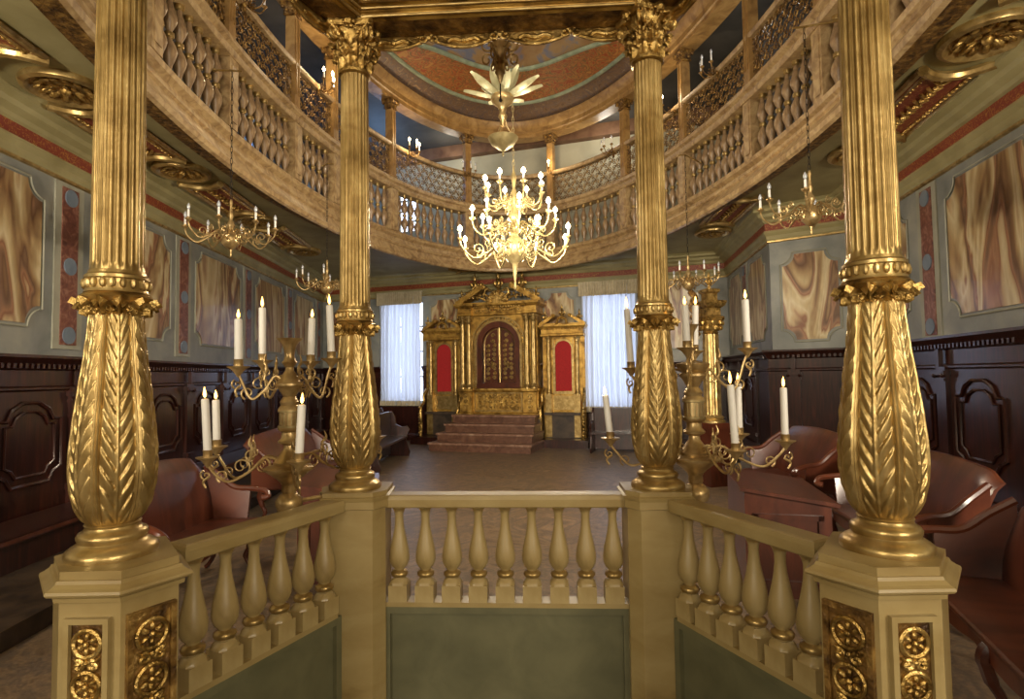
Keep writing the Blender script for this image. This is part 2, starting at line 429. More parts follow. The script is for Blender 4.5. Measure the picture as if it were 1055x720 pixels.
# ------------------------------------------------------------------ gallery pillars, balustrades, lattice screens
PIERS = [-40, -31.5, -22.7, -13.2, -3, 11, 27.8, 46.3, 73.5, 106.8, 135, 153.4, 163.9, 178.6, 191.9, 201.5, 211.5, 221]
PNAME = {-40: None}
ZB = E_+3.2; ZH = E_+4.10; ZH2 = E_+4.34; ZS = E_+5.06; ZS2 = E_+5.16; ZR = E_+6.10
def ell_rot(a):
    d = EP(1, a+.001)-EP(1, a-.001); return math.atan2(d.y, d.x)
def pillar_mesh():
    mb = MB()   # local: x along the ellipse, y pointing inward
    w = .11
    sq = [(-w, -w), (w, -w), (w, w), (-w, w)]
    mb.stack(sq, [(0, 0), (0, ZH-ZB-.0)])
    mb.stack([(-.07, -w-.012), (.07, -w-.012), (.07, w+.012), (-.07, w+.012)], [(0, .08), (0, ZH-ZB-.1)])
    pier = mb
    sh = MB(); w = .085
    sq = [(-w, -w), (w, -w), (w, w), (-w, w)]
    sh.stack(sq, [(.02, 0), (.02, .05), (0, .07), (-.008, ZR-ZH2-.22)])
    for s in (-1, 1):
        sh.box((s*.045, -w-.004, (ZR-ZH2)/2), (.012, .02, ZR-ZH2-.5)); sh.box((s*.045, w+.004, (ZR-ZH2)/2), (.012, .02, ZR-ZH2-.5))
    cp = MB(); h0 = 0
    cp.stack(sq, [(-.005, 0), (.02, .01), (.02, .03), (0, .04), (.005, .1), (.04, .16), (.055, .17), (.055, .22)])
    for sx in (-1, 1):
        for sy in (-1, 1):
            cp.ball((sx*.115, sy*.115, .145), .035, 8)
            cp.ball((sx*.05, sy*.105, .09), .03, 8); cp.ball((sx*.105, sy*.05, .09), .03, 8)
    return pier, sh, cp
pier, sh, cp = pillar_mesh()
def side_word(i):
    a = PIERS[i]
    return a
labels_p = {
 -22.7: 'gallery pillar hidden high above the right near column', -13.2: 'gallery pillar just outside the right near gilded column', -3: 'gallery pillar directly left of the right near gilded column',
 11: 'gallery pillar behind the unlit three-armed sconce on the right side', 27.8: 'gallery pillar at right with a clearly visible capital beside a lit sconce', 46.3: 'gallery pillar just left of the right front gilded column',
 73.5: 'far gallery pillar right of the big chandelier', 106.8: 'far gallery pillar left of the big chandelier', 135: 'gallery pillar right beside the left front gilded column, near the bright blue window',
 153.4: 'gallery pillar just left of the left front gilded column', 163.9: 'gallery pillar behind the lit sconce on the left side', 178.6: 'gallery pillar at left above the iron bracket of the chandelier',
 191.9: 'gallery pillar hidden behind the left near gilded column'}
first = None
for i, a in enumerate(PIERS):
    if a < -25 or a > 195: continue
    p = EP(1, R(a), 0, ZB); rz = ell_rot(R(a))+PI
    # orient so local -y points inward
    lab = 'marbled '+labels_p[a]
    if first is None:
        first = thing('gallery_pillar', lab, 'pillar', p, rz, 'marbled pillars of the oval gallery')
        pier.build('pier', 'fmarble', first, smooth=False)
        sh.build('shaft', 'fmarble_dark', first, smooth=False).location = (0, 0, ZH2-ZB)
        cp.build('capital', 'gold_dark', first).location = (0, 0, ZR-ZB-.22)
    else: dup(first, p, rz, lab)

H = ZH-ZB
def gal_baluster():
    pr = [(.034, 0), (.034, .03), (.022, .04), (.018, .08), (.03, .15), (.05, .24), (.056, .29), (.046, .36), (.024, .43), (.019, .455),
          (.034, .465), (.036, .49), (.034, .515), (.02, .525), (.026, .56), (.045, .62), (.055, .67), (.05, .72), (.034, .80), (.021, .88), (.018, .93), (.032, .945), (.034, .97), (.034, 1)]
    pr = [(r*1.42, z*H) for r, z in pr]
    mis = [0]*len(pr)
    for i, (r, z) in enumerate(pr[:-1]):
        if .455 <= z/H <= .515 or z/H >= .93: mis[i] = 1
    mb = MB(); mb.lathe(pr, 14, mis=mis); return mb
bal = gal_baluster().build('baluster', ['baluster', 'gold'])
bal_me = bal.data; bpy.data.objects.remove(bal)
def esweep_local(a0, a1, prof, n, origin, rz, mis=None):
    mb = MB(); ering(mb, prof, a0, a1, n, mis)
    Mi = (Matrix.Translation(origin) @ Matrix.Rotation(rz, 4, 'Z')).inverted()
    mb.v = [tuple(Mi @ Vector(v)) for v in mb.v]; return mb
def spiral2(c, r, turns, s=1, n=14):
    return [(c[0]+s*r*(1-.8*k/n)*math.cos(turns*2*PI*k/n), c[1]+r*(1-.8*k/n)*math.sin(turns*2*PI*k/n)) for k in range(n+1)]
baynames = {
 (-22.7, -13.2): 'above the right near column', (-13.2, -3): 'behind the right near column', (-3, 11): 'right of the unlit sconce, before the right near column',
 (11, 27.8): 'at right below the unlit three-armed sconce', (27.8, 46.3): 'behind the right front column', (46.3, 73.5): 'at the far end, right of big chandelier',
 (73.5, 106.8): 'straight behind the big chandelier', (106.8, 135): 'left of the big chandelier, before the blue window', (135, 153.4): 'behind the left front column',
 (153.4, 163.9): 'short stretch left of the left front column', (163.9, 178.6): 'at left below the lit three-bulb sconce', (178.6, 191.9): 'at left beside the left near column', (191.9, 201.5): 'above the left near column'}
def arc_angles(a0, a1, gap0, pitch):
    # evenly spaced along the arc length
    n = 60; L = [0]; A = [a0+(a1-a0)*i/n for i in range(n+1)]
    for i in range(n): L.append(L[-1]+(EP(1, A[i+1])-EP(1, A[i])).length)
    tot = L[-1]; k = max(2, int(round((tot-2*gap0)/pitch))); out = []
    for q in range(k):
        s = gap0+(tot-2*gap0)*(q+.5)/k
        for i in range(n):
            if L[i+1] >= s: out.append(A[i]+(A[i+1]-A[i])*(s-L[i])/(L[i+1]-L[i])); break
    return out, tot
for i in range(len(PIERS)-1):
    d0, d1 = PIERS[i], PIERS[i+1]
    if (d0, d1) not in baynames: continue
    a0, a1 = R(d0), R(d1); am = (a0+a1)/2
    org = EP(1, am, 0, ZB); rz = ell_rot(am)+PI
    where = baynames[(d0, d1)]
    t = thing('gallery_balustrade', 'gallery balustrade '+where, 'balustrade', org, rz, 'balustrade bays of the oval gallery')
    Mi = (Matrix.Translation(org) @ Matrix.Rotation(rz, 4, 'Z')).inverted()
    angs, tot = arc_angles(a0, a1, .14, .215 if not (40 < d0 < 130) else .225)
    for a in angs:
        o = bpy.data.objects.new('baluster', bal_me); col.objects.link(o); o.parent = t; o.location = Mi @ EP(1, a, 0, ZB)
    h = esweep_local(a0, a1, [(1, .14, ZH), (1, -.13, ZH), (1, -.15, ZH+.03), (1, -.15, ZH+.07), (1, -.12, ZH+.09), (1, -.12, ZH+.12), (1, -.17, ZH+.15), (1, -.17, ZH+.21), (1, -.14, ZH+.24), (1, .14, ZH+.24)], 14, org, rz)
    h.build('handrail', 'fmarble', t)
    # gilt lattice standing on the handrail
    org2 = org.copy(); org2.z = ZH2
    s = thing('lattice_screen', 'gilt lattice screen '+where, 'screen', org2, rz, 'lattice screens of the oval gallery')
    Mi2 = (Matrix.Translation(org2) @ Matrix.Rotation(rz, 4, 'Z')).inverted()
    hh = ZS-ZH2
    mb = MB(); nx = max(4, int(tot/.125)); nz = 5; tube_r = .0105
    angs2 = [a0+(a1-a0)*(q+.5)/nx for q in range(nx)]
    da = (a1-a0)/nx; seg = tot/nx
    for q, ac in enumerate(angs2):
        for zi in range(nz):
            zc = ZH2+hh*(zi+.5)/nz; rx = seg*.5; rz_ = hh/nz*.5
            sgn = 1 if (q+zi) % 2 else -1
            pts = []
            for kx, kz in spiral2((0, 0), 1.0, 1.35, sgn, 11):
                pts.append(EP(1, ac+da*.5*kx, -.02, zc+rz_*kz))
            mb.tube([Mi2 @ p for p in pts], tube_r, 4)
            pts = [EP(1, ac+da*.5*kx, .0, zc+rz_*kz) for kx, kz in ((-1, -1), (-.3, -.2), (0, .2), (.5, .5), (1, 1))] if sgn > 0 else [EP(1, ac+da*.5*kx, 0, zc+rz_*kz) for kx, kz in ((1, -1), (.3, -.2), (0, .2), (-.5, .5), (-1, 1))]
            mb.tube([Mi2 @ p for p in pts], tube_r, 4)
    mb.build('lattice', 'gold_dark', s)
    r = esweep_local(a0, a1, [(1, .07, ZS), (1, -.07, ZS), (1, -.09, ZS+.03), (1, -.09, ZS+.07), (1, -.06, ZS+.1), (1, .07, ZS+.1)], 14, org2, rz)
    r.build('top_rail', 'fmarble', s)

# ------------------------------------------------------------------ wall dressing below the gallery
def wprofile(seg, prof, mats, mis, name, parent=None, s0=0, s1=None, ext=(0, 0)):
    s1 = seg.L if s1 is None else s1
    mb = MB(); k = len(prof); vs = []
    for u, e in ((s0, ext[0]), (s1, ext[1])):
        for n, z in prof: vs.append(seg.P(u+e*n, n, z))
    fs = [(l, k+l, k+(l+1) % k, (l+1) % k) for l in range(k)]+[tuple(range(k-1, -1, -1)), tuple(range(k, 2*k))]
    mb.add(vs, fs, mis+[0, 0]); return mb
corn = [(0, E_+2.30), (.03, E_+2.31), (.035, E_+2.335), (.05, E_+2.36), (.06, E_+2.42), (.10, E_+2.47), (.10, E_+2.50), (.08, E_+2.51), (.08, E_+2.64), (.11, E_+2.66), (.13, E_+2.70), (.2, E_+2.74), (.22, E_+2.79), (.3, E_+2.82), (.3, E_+2.86), (.36, CZ), (0, CZ)]
cm = [1, 1, 0, 0, 0, 0, 0, 2, 0, 0, 0, 0, 0, 0, 0, 0, 0]
tn = [4]
def turn(a, b):   # mitre factor at an inside/outside corner between frames
    ang = math.atan2(a.t.x*b.t.y-a.t.y*b.t.x, a.t.dot(b.t)); return math.tan(ang/2)
runs = [(SL0, 0, 0), (SL, 0, 0), (SB, 0, 0), (SRF, 0, 0), (SJ, 0, 0), (SRN, 0, 0), (SR2, 0, 0), (SR3, 0, 0)]
segs = [r[0] for r in runs]
mit = []
for i, g in enumerate(segs):
    e0 = -turn(segs[i-1], g) if i else 0
    e1 = turn(g, segs[i+1]) if i+1 < len(segs) else 0
    mit.append((-e0 if False else e0, e1))
# a positive turn is to the left (outside corner for n on the right)
WZ = {id(SL0): 2.08, id(SL): 2.08, id(SB): 2.1, id(SRF): 2.18, id(SJ): 2.18, id(SRN): 2.18, id(SR2): 2.18, id(SR3): 2.18}
for g, (e0, e1) in zip(segs, mit):
    mb = wprofile(g, corn, None, cm, '', ext=(e0, e1))
    struct('trim_%d' % tn[0], mb, ['sage', 'gold', 'frieze']); tn[0] += 1
    zt = WZ[id(g)]
    base = [(0, 0), (.14, 0), (.14, .16), (.12, .2), (.10, .2), (.10, zt-.38), (.13, zt-.36), (.13, zt-.34), (.10, zt-.32), (.10, zt-.16), (.13, zt-.14), (.15, zt-.1), (.18, zt-.07), (.22, zt-.03), (.22, zt), (0, zt+.01)]
    if g is SB:
        for (u0, u1, x0, x1) in ((0, WL-.66, e0, 0), (WL+.66, WR-.68, 0, 0), (WR+.68, g.L, 0, e1)):
            mb = wprofile(g, base, None, [0]*len(base), '', s0=u0, s1=u1, ext=(x0, x1)); w = struct('trim_%d' % tn[0], mb, 'wood'); tn[0] += 1
        for (u0, u1, zz) in ((WL-.66, WL+.66, 1.0), (WR-.68, WR+.68, .86)):
            mb = wprofile(g, [(0, 0), (.14, 0), (.14, .16), (.10, .2), (.10, zz-.06), (.14, zz-.04), (.14, zz), (0, zz)], None, [0]*8, '', s0=u0, s1=u1); struct('trim_%d' % tn[0], mb, 'wood'); tn[0] += 1
        continue
    mb = wprofile(g, base, None, [0]*len(base), '', ext=(e0, e1))
    w = struct('trim_%d' % tn[0], mb, 'wood'); tn[0] += 1
    if g in (SL0, SR2, SR3): continue
    # dentils, pilasters, framed panels
    M = g.M(); mb = MB(); n = int(g.L/.075)
    for q in range(n): mb.box((.04+q*g.L/n, -.145, zt-.115), (.035, .05, .05), mat=M)
    mb.build('dentil_course', 'wood', w, smooth=False)
    pitch = 1.27; off = {id(SL): 2.62 % 1.27}.get(id(g), .35 if g is not SRN else .3)
    k = 0; u = off-pitch
    while u < g.L:
        if u > .1 and u < g.L-.1:
            mb = MB(); mb.box((u, -.12, zt/2-.1), (.2, .06, zt-.7+.2), mat=M); mb.box((u, -.13, zt-.42), (.25, .1, .05), mat=M); mb.box((u, -.13, zt-.5), (.22, .08, .03), mat=M)
            mb.box((u, -.14, .62), (.24, .1, .06), mat=M); mb.box((u, -.155, zt-.25), (.07, .05, .2), mat=M)
            mb.ball((u-.09, -.17, zt-.45), .03, 8, mat=M); mb.ball((u+.09, -.17, zt-.45), .03, 8, mat=M)
            mb.build('pilaster', 'wood', w, smooth=False)
        c = u+pitch/2
        if c-.45 > .1 and c+.45 < g.L-.1:
            z0, z1 = .74, zt-.5; mb = MB()
            for sc_, rr_, ms in ((1, .022, 0), (.78, .016, 0)):
                hw = .42*sc_; zc = (z0+z1)/2; hh = (z1-z0)/2*sc_; q = .11*sc_
                pts = [(c-hw, -.11, zc-hh+q*1.4), (c-hw+q, -.11, zc-hh+q*.9), (c-hw+q*1.6, -.11, zc-hh), (c+hw-q*1.6, -.11, zc-hh), (c+hw-q, -.11, zc-hh+q*.9), (c+hw, -.11, zc-hh+q*1.4),
                       (c+hw, -.11, zc+hh-q*1.6), (c+hw-q, -.11, zc+hh-q*1.6), (c+hw-q*1.6, -.11, zc+hh-q*.6), (c+q, -.11, zc+hh), (c-q, -.11, zc+hh), (c-hw+q*1.6, -.11, zc+hh-q*.6), (c-hw+q, -.11, zc+hh-q*1.6), (c-hw, -.11, zc+hh-q*1.6)]
                mb.tube(pts, rr_, 6, closed=True, mat=M)
            mb.build('panel_frame', 'wood', w)
        u += pitch; k += 1

def cut_panel(cx, w, z0, z1, r=.2):
    pts = []
    for (x, z, a) in ((cx-w/2, z0, 90), (cx+w/2, z0, 180), (cx+w/2, z1, 270), (cx-w/2, z1, 360)):
        for k in range(7):
            an = R(a-15*k); pts.append((x+r*math.cos(an), z+r*math.sin(an)))
    return pts
def wall_panels(seg, wallobj, strips, panels, z0=E_+.62, z1=E_+2.16, zs=(E_+.42, E_+2.24)):
    M = seg.M()
    for k, (c, w) in enumerate(panels):
        mb = MB(); mb.plate(cut_panel(c, w, z0, z1), .015, mat=M); mb.build('marble_panel', AG[k % 4], wallobj, smooth=False)
        mb = MB(); mb.tube([(x, -.01, z) for x, z in cut_panel(c, w+.07, z0-.035, z1+.035)], .012, 5, closed=True, mat=M); mb.build('panel_moulding', 'wallgrey2', wallobj)
    for c in strips:
        mb = MB(); mb.box((c, -.008, sum(zs)/2), (.46, .016, zs[1]-zs[0]+.1), 1, mat=M); mb.box((c, -.014, sum(zs)/2), (.26, .024, zs[1]-zs[0]), 0, mat=M)
        for z in (zs[0]+.11, (zs[0]+zs[1])/2, zs[1]-.11):
            mb.lathe([(.10, 0), (.10, .012)], 20, mi=2, mat=M @ Matrix.Translation((c, -.026, z)) @ Matrix.Rotation(R(90), 4, 'X'))
        mb.build('marble_strip', ['redstone', 'wallgrey2', 'disc'], wallobj, smooth=False)
so = 2.62
wall_panels(SL, wl, [so+2.56*k for k in range(-1, 5) if 0 < so+2.56*k < SL.L-.3], [(so-1.28+2.56*k, 1.72) for k in range(0, 5)])
wall_panels(SRN, wrr, [2.42], [(1.12, 1.5), (3.62, 1.5)])
wall_panels(SR2, wrr, [.35], [(1.35, 1.2)])
wall_panels(SJ, wrr, [], [(SJ.L/2, .86)], z0=E_+.55, z1=E_+2.05)
wall_panels(SRF, wrr, [1.75], [(.85, 1.2), (2.7, 1.2)])
wall_panels(SB, wb, [], [(.95, 1.1), (s_on(SB, -1.6), 1.0), (s_on(SB, 1.45), .8), (s_on(SB, 4.3), 1.0)])

# gilt rosettes and coffers on the aisle ceiling
def rosette(name='ceiling_rosette'):
    t = thing(name, '', 'rosette', (0, 0, CZ), 0, 'gilt rosettes on the ceiling under the gallery')
    mb = MB(); pr = [(.36, 0), (.37, -.03), (.36, -.06), (.32, -.075), (.29, -.05), (.27, -.02)]
    mb.lathe([(r, z) for r, z in pr], 36); mb.build('rim', 'gold', t)
    mb = MB(); mb.ball((0, 0, -.05), .05, 10)
    for ring, n, r, l in ((0, 14, .2, .1), (1, 10, .12, .08)):
        for k in range(n):
            a = 2*PI*(k+.5*ring)/n; M = Matrix.Rotation(a, 4, 'Z') @ Matrix.Translation((r, 0, -.035-.025*ring)) @ Matrix.Rotation(.5, 4, 'Y')
            mb.add([(l*.5*x*1.3, l*.34*y, l*.22*z) for x, y, z in OCT], OCTF, mat=M)
    mb.build('leaf_boss', 'gold_carved', t)
    return t
OCT = []; OCTF = []
for i in range(5):
    p = PI*i/4
    for j in range(8):
        OCT.append((math.sin(p)*math.cos(j*PI/4), math.sin(p)*math.sin(j*PI/4), math.cos(p)))
for i in range(4):
    for j in range(8): OCTF.append((i*8+j, (i+1)*8+j, (i+1)*8+(j+1) % 8, i*8+(j+1) % 8))
ros = rosette()
rspots = [((-4.28, 5.52), 'nearest carved gilt rosette on the left aisle ceiling, left of the near gilded column'), ((-4.42, 7.78), 'second gilt rosette on the left aisle ceiling, just right of the near gilded column'),
          ((-4.5, 10.3), 'third gilt rosette on the left aisle ceiling, beyond the hanging chandelier'), ((-4.5, 12.8), 'fourth, farthest gilt rosette on the left aisle ceiling'),
          ((4.22, 4.75), 'large gilt rosette on the right aisle ceiling at the top right corner'), ((4.72, 7.35), 'gilt rosette on the right aisle ceiling behind the near gilded column'), ((4.3, 11.5), 'gilt rosette on the right aisle ceiling beyond the projecting wall corner')]
for k, ((x, y), lab) in enumerate(rspots):
    if k == 0: ros.location = (x, y, CZ); ros['label'] = lab
    else: dup(ros, (x, y, CZ), 0, lab)
def coffer(L, w, label, x, y, rz, first=[None]):
    t = thing('ceiling_coffer', label, 'ceiling panel', (x, y, CZ), rz, 'red and gilt coffers on the ceiling under the gallery')
    def outline(l, ww, z, rc=.3):
        pts = []
        for s in (1, -1):
            for k in range(9):
                q = k/8*2-1
                pts.append((s*(-q)*ww/2, s*(l/2-rc*.55*(1-q*q)), z))
        return pts
    o1 = outline(L, w, 0); o2 = outline(L, w, -.03); n = len(o1)
    mb = MB(); mb.add(o1+o2, [tuple(range(n)), tuple(range(2*n-1, n-1, -1))]+[(i, i+n, (i+1) % n+n, (i+1) % n) for i in range(n)])
    mb.build('red_field', 'frieze', t, smooth=False)
    mb = MB(); mb.tube(outline(L, w, -.03), .035, 6, closed=True); mb.tube(outline(L-.16, w-.16, -.035), .016, 5, closed=True)
    for s in (1, -1): mb.tube([(p[0], p[1]+s*.02, -.05) for p in outline(L, w, 0)[(0 if s > 0 else 9):(9 if s > 0 else 18)]], .05, 8)
    mb.build('gilt_border', 'gold', t)
    mb = MB()
    for s in (1, -1):
        mb.tube([(s*(w/2-.09), -L/2+.12, -.045), (s*(w/2-.09), L/2-.12, -.045)], .012, 5)
        for q in range(int(L/.07)-2): mb.ball((s*(w/2-.09), -L/2+.16+q*.07, -.045), .022, 6)
    mb.tube([(0, -L/2+.3, -.04), (0, L/2-.3, -.04)], .012, 5)
    for q in range(-4, 5):
        mb.tube(smooth_path([(-.07, q*.12*L/1.5-.05, -.04), (0, q*.12*L/1.5, -.055), (.07, q*.12*L/1.5-.05, -.04)], 3), .018, 5)
        mb.ball((0, q*.12*L/1.5-.06, -.05), .03, 6)
    mb.build('gilt_beading', 'gold_carved', t)
coffer(1.55, .62, 'red coffer with gilt beaded border in the top left corner of the left aisle ceiling', -4.32, 4.2, R(2), )
coffer(1.5, .6, 'red coffer with gilt border on the left aisle ceiling between first and second rosettes', -4.42, 6.6, R(2))
coffer(1.6, .6, 'red coffer with gilt border on the left aisle ceiling between second and third rosettes', -4.45, 9.05, R(2))
coffer(1.6, .6, 'red coffer with gilt border on the left aisle ceiling between third and farthest rosettes', -4.5, 11.55, R(2))
coffer(1.7, .62, 'red gilt-beaded coffer right of the near gilded column on the right aisle ceiling', 4.5, 6.05, R(-11))
coffer(1.4, .6, 'red coffer with gilt border at the very top right of the right aisle ceiling', 4.1, 3.5, R(-6))
coffer(1.7, .6, 'red coffer with gilt border on the far right aisle ceiling beyond the wall corner', 4.05, 10.0, R(-6))
coffer(2.0, .6, 'red coffer with gilt border on the ceiling above the gilded ark', -.4, 15.0, R(72))

# ------------------------------------------------------------------ pulpit (bimah): posts, gilded columns, rails, canopy
CFL = (-.675, 2.57); CFR = (.655, 2.48); CNL = (-1.125, 1.66); CNR = (1.045, 1.58)
def leafy(th, z, z0, z1, rad):
    # relief of upright laurel sprays: 6 sprays separated by smooth bands
    n = 6; s = (th/(2*PI)*n) % 1.0; u = abs(s-.5)*2          # 0 at the spray's midrib, 1 between sprays
    v = (z-z0)/(z1-z0)
    env = min(1, v/.04)*min(1, (1-v)/.05); env = max(0, env)
    side = 1 if s > .5 else -1
    band = .80
    if u > band:
        q = (u-band)/(1-band); return env*(.010-.006*abs(q-.5)*2)*1.0 if q > .12 else 0
    ph = (v*12.0-u*1.9+(.5 if side > 0 else 0)) % 1.0
    across = math.sin(min(1, u/band)*PI)**.6
    lf = (ph**.55)*(1-max(0, (ph-.82)/.18)**1.5)
    h = .001+.0125*lf*across
    if u < .07: h = .009
    return env*h
def bulb_r(z):
    pts = [(-.405, .068), (-.385, .082), (-.35, .098), (-.30, .109), (-.25, .113), (-.20, .112), (-.12, .105), (-.03, .094), (.07, .081), (.15, .073), (.207, .070)]
    for (a, ra), (b, rb) in zip(pts, pts[1:]):
        if a <= z <= b:
            t = (z-a)/(b-a); t = t*t*(3-2*t)*.3+t*.7; return ra+(rb-ra)*t
    return pts[-1][1]
def acanthus(mb, base_r, ang, z0, h, w, out, curl=.5, mi=0, mat=None):
    # a lobed leaf rising and curling outward; grid 7 x 9
    vs = []; rows = 10; cols = 7
    for i in range(rows):
        t = i/(rows-1)
        wid = w*(.55+.6*math.sin(PI*min(1, t*1.05)**.8))*(1 if t < .85 else (1-t)/.15*.6+.4)
        wid *= 1+.16*math.cos(t*PI*9)
        rr_ = base_r+out*(t**2.6)+.004
        zz = z0+h*(t if t < .8 else .8+(t-.8)*(1-2.6*curl*(t-.8)*5))
        for j in range(cols):
            x = (j/(cols-1)-.5)
            rib = .006*math.cos(x*PI*4)-.02*abs(x)*1.0
            rad = rr_+rib+(.012 if j == 3 else 0)*(1-t)
            a = ang+x*wid/max(.02, base_r)
            vs.append((rad*math.cos(a), rad*math.sin(a), zz-.015*abs(x)*2*(1 if t > .3 else 0)))
    fs = [(i*cols+j, i*cols+j+1, (i+1)*cols+j+1, (i+1)*cols+j) for i in range(rows-1) for j in range(cols-1)]
    n = len(vs); vs2 = [(x*.93, y*.93, z-.004) for x, y, z in vs]
    fs2 = [tuple(q+n for q in f[::-1]) for f in fs]
    edge = [j for j in range(cols)]+[i*cols+cols-1 for i in range(1, rows)]+[(rows-1)*cols+j for j in range(cols-2, -1, -1)]+[i*cols for i in range(rows-2, 0, -1)]
    fs3 = [(edge[k], edge[(k+1) % len(edge)], edge[(k+1) % len(edge)]+n, edge[k]+n) for k in range(len(edge))]
    mb.add(vs+vs2, fs+fs2+fs3, mi, mat)
def make_column(label, x, y, rz=0):
    t = thing('gilded_column', label, 'column', (x, y, EYE-.49), rz, 'gilded columns of the pulpit')
    Z = .49
    b = MB(); sq = [(-.12, -.12), (.12, -.12), (.12, .12), (-.12, .12)]
    b.lathe([(.128, 0), (.130, .008), (.128, .018), (.118, .026), (.108, .032), (.098, .036), (.094, .042), (.098, .05), (.099, .058), (.094, .066), (.084, .07), (.078, .075), (.076, .082), (.079, .088), (.074, .092)], 48)
    b.build('column_base', 'gold', t)
    m = MB(); nz = 150; na = 240; z0, z1 = -.402, .21
    vs = []
    for i in range(nz+1):
        z = z0+(z1-z0)*i/nz; r = bulb_r(z)
        for j in range(na):
            a = 2*PI*j/na; q = r+leafy(a+.52, z, z0, z1, r)*(r/.105)
            vs.append((q*math.cos(a), q*math.sin(a), z+Z))
    fs = [(i*na+j, i*na+(j+1) % na, (i+1)*na+(j+1) % na, (i+1)*na+j) for i in range(nz) for j in range(na)]
    m.add(vs, fs); m.build('leafy_bulb', 'gold', t, angle=70)
    k = MB()
    for q in range(12): acanthus(k, .080, 2*PI*q/12, .190+Z, .058, .052, .040, .9)
    k.lathe([(.074, .20+Z), (.094, .225+Z), (.106, .238+Z), (.094, .248+Z), (.08, .25+Z)], 48)
    k.build('leaf_collar', 'gold_carved', t)
    k = MB(); k.lathe([(.082, .247+Z), (.092, .252+Z), (.088, .262+Z), (.087, .288+Z), (.091, .292+Z), (.091, .300+Z), (.082, .306+Z), (.08, .315+Z)], 48)
    for q in range(20):
        a = 2*PI*q/20; k.add([(.011*x+.089, .0105*y, .0155*z) for x, y, z in OCT], OCTF, mat=Matrix.Translation((0, 0, .276+Z)) @ Matrix.Rotation(a, 4, 'Z'))
    k.build('egg_moulding', 'gold', t)
    s = MB(); nf = 22; na = nf*8; prof = [(.0765, .31), (.0765, .325), (.076, .34), (.074, .7), (.071, 1.1), (.069, 1.36), (.0695, 1.385)]
    def rf(r, z, a):
        q = (a/(2*PI)*nf) % 1.0
        return r-.0075*math.sin(PI*min(1, max(0, (q-.14)/.72)))**.8 if (.33+Z < z < 1.37+Z) else r
    s.lathe([(r, z+Z) for r, z in prof], na, rf=rf); s.build('fluted_shaft', 'gold', t, angle=60)
    c = MB(); c.lathe([(.07, 1.375+Z), (.082, 1.382+Z), (.082, 1.395+Z), (.07, 1.402+Z), (.066, 1.42+Z), (.07, 1.50+Z), (.085, 1.555+Z), (.10, 1.575+Z)], 32)
    for q in range(8): acanthus(c, .068, 2*PI*q/8, 1.40+Z, .085, .05, .045, .6)
    for q in range(8): acanthus(c, .070, 2*PI*(q+.5)/8, 1.44+Z, .10, .05, .06, .6)
    for q in range(4):
        a = PI/4+q*PI/2
        M = Matrix.Rotation(a, 4, 'Z')
        for s_ in (-1, 1):
            pts = [(.125+.032*(1-.85*k_/14)*math.cos(1.3+k_/14*9), s_*.012, 1.545+Z+.032*(1-.85*k_/14)*math.sin(1.3+k_/14*9)) for k_ in range(15)]
            c.tube(smooth_path([(.075, s_*.02, 1.49+Z), (.10, s_*.016, 1.54+Z)], 3)+[Vector(p) for p in pts], .011, 6, mat=M)
        c.ball((.127, 0, 1.545+Z), .02, 8, mat=M)
        M2 = Matrix.Rotation(a+PI/4, 4, 'Z')
        for dz, rr_ in ((0, .022),): 
            c.ball((.118, 0, 1.585+Z), rr_, 8, mat=M2)
            for k_ in range(6): c.ball((.112, .022*math.cos(k_*PI/3), 1.585+Z+.022*math.sin(k_*PI/3)), .011, 6, mat=M2)
    for q in range(26):
        a = random.random()*2*PI; zz = random.uniform(1.44, 1.56); c.ball(((.098+.02*random.random())*math.cos(a), (.098+.02*random.random())*math.sin(a), zz+Z), .011, 6)
    ab = []
    for q in range(4):
        for k_ in range(-3, 4):
            a = q*PI/2+k_/3*PI/4*.92; rr_ = .118/max(math.cos(a-q*PI/2), .01)*(1-.13*(1-abs(k_)/3.0)); ab.append((min(rr_, .158)*math.cos(a), min(rr_, .158)*math.sin(a)))
    vs = [(x, y, z+Z) for z, f in ((1.575, .94), (1.585, 1), (1.60, 1)) for x, y in [(x*f, y*f) for x, y in ab]]
    n = len(ab); fs = [(l*n+i, l*n+(i+1) % n, (l+1)*n+(i+1) % n, (l+1)*n+i) for l in range(2) for i in range(n)]+[tuple(range(n-1, -1, -1)), tuple(range(2*n, 3*n))]
    c.add(vs, fs)
    c.build('capital', 'gold_carved', t)
    t.scale = (.88, .88, 1)
    return t
c0 = make_column('gilded leafy column standing on the left front post, right of the left candelabrum', CFL[0], CFL[1], R(0))
dup(c0, (CFR[0], CFR[1], EYE-.49), R(20), 'gilded leafy column on the right front post of the pulpit, beside the right candelabrum')
dup(c0, (CNL[0], CNL[1], EYE-.49), R(8), 'large near gilded leafy column at the left edge of the photo')
dup(c0, (CNR[0], CNR[1], EYE-.49), R(-12), 'large near gilded leafy column at the right edge of the photo')

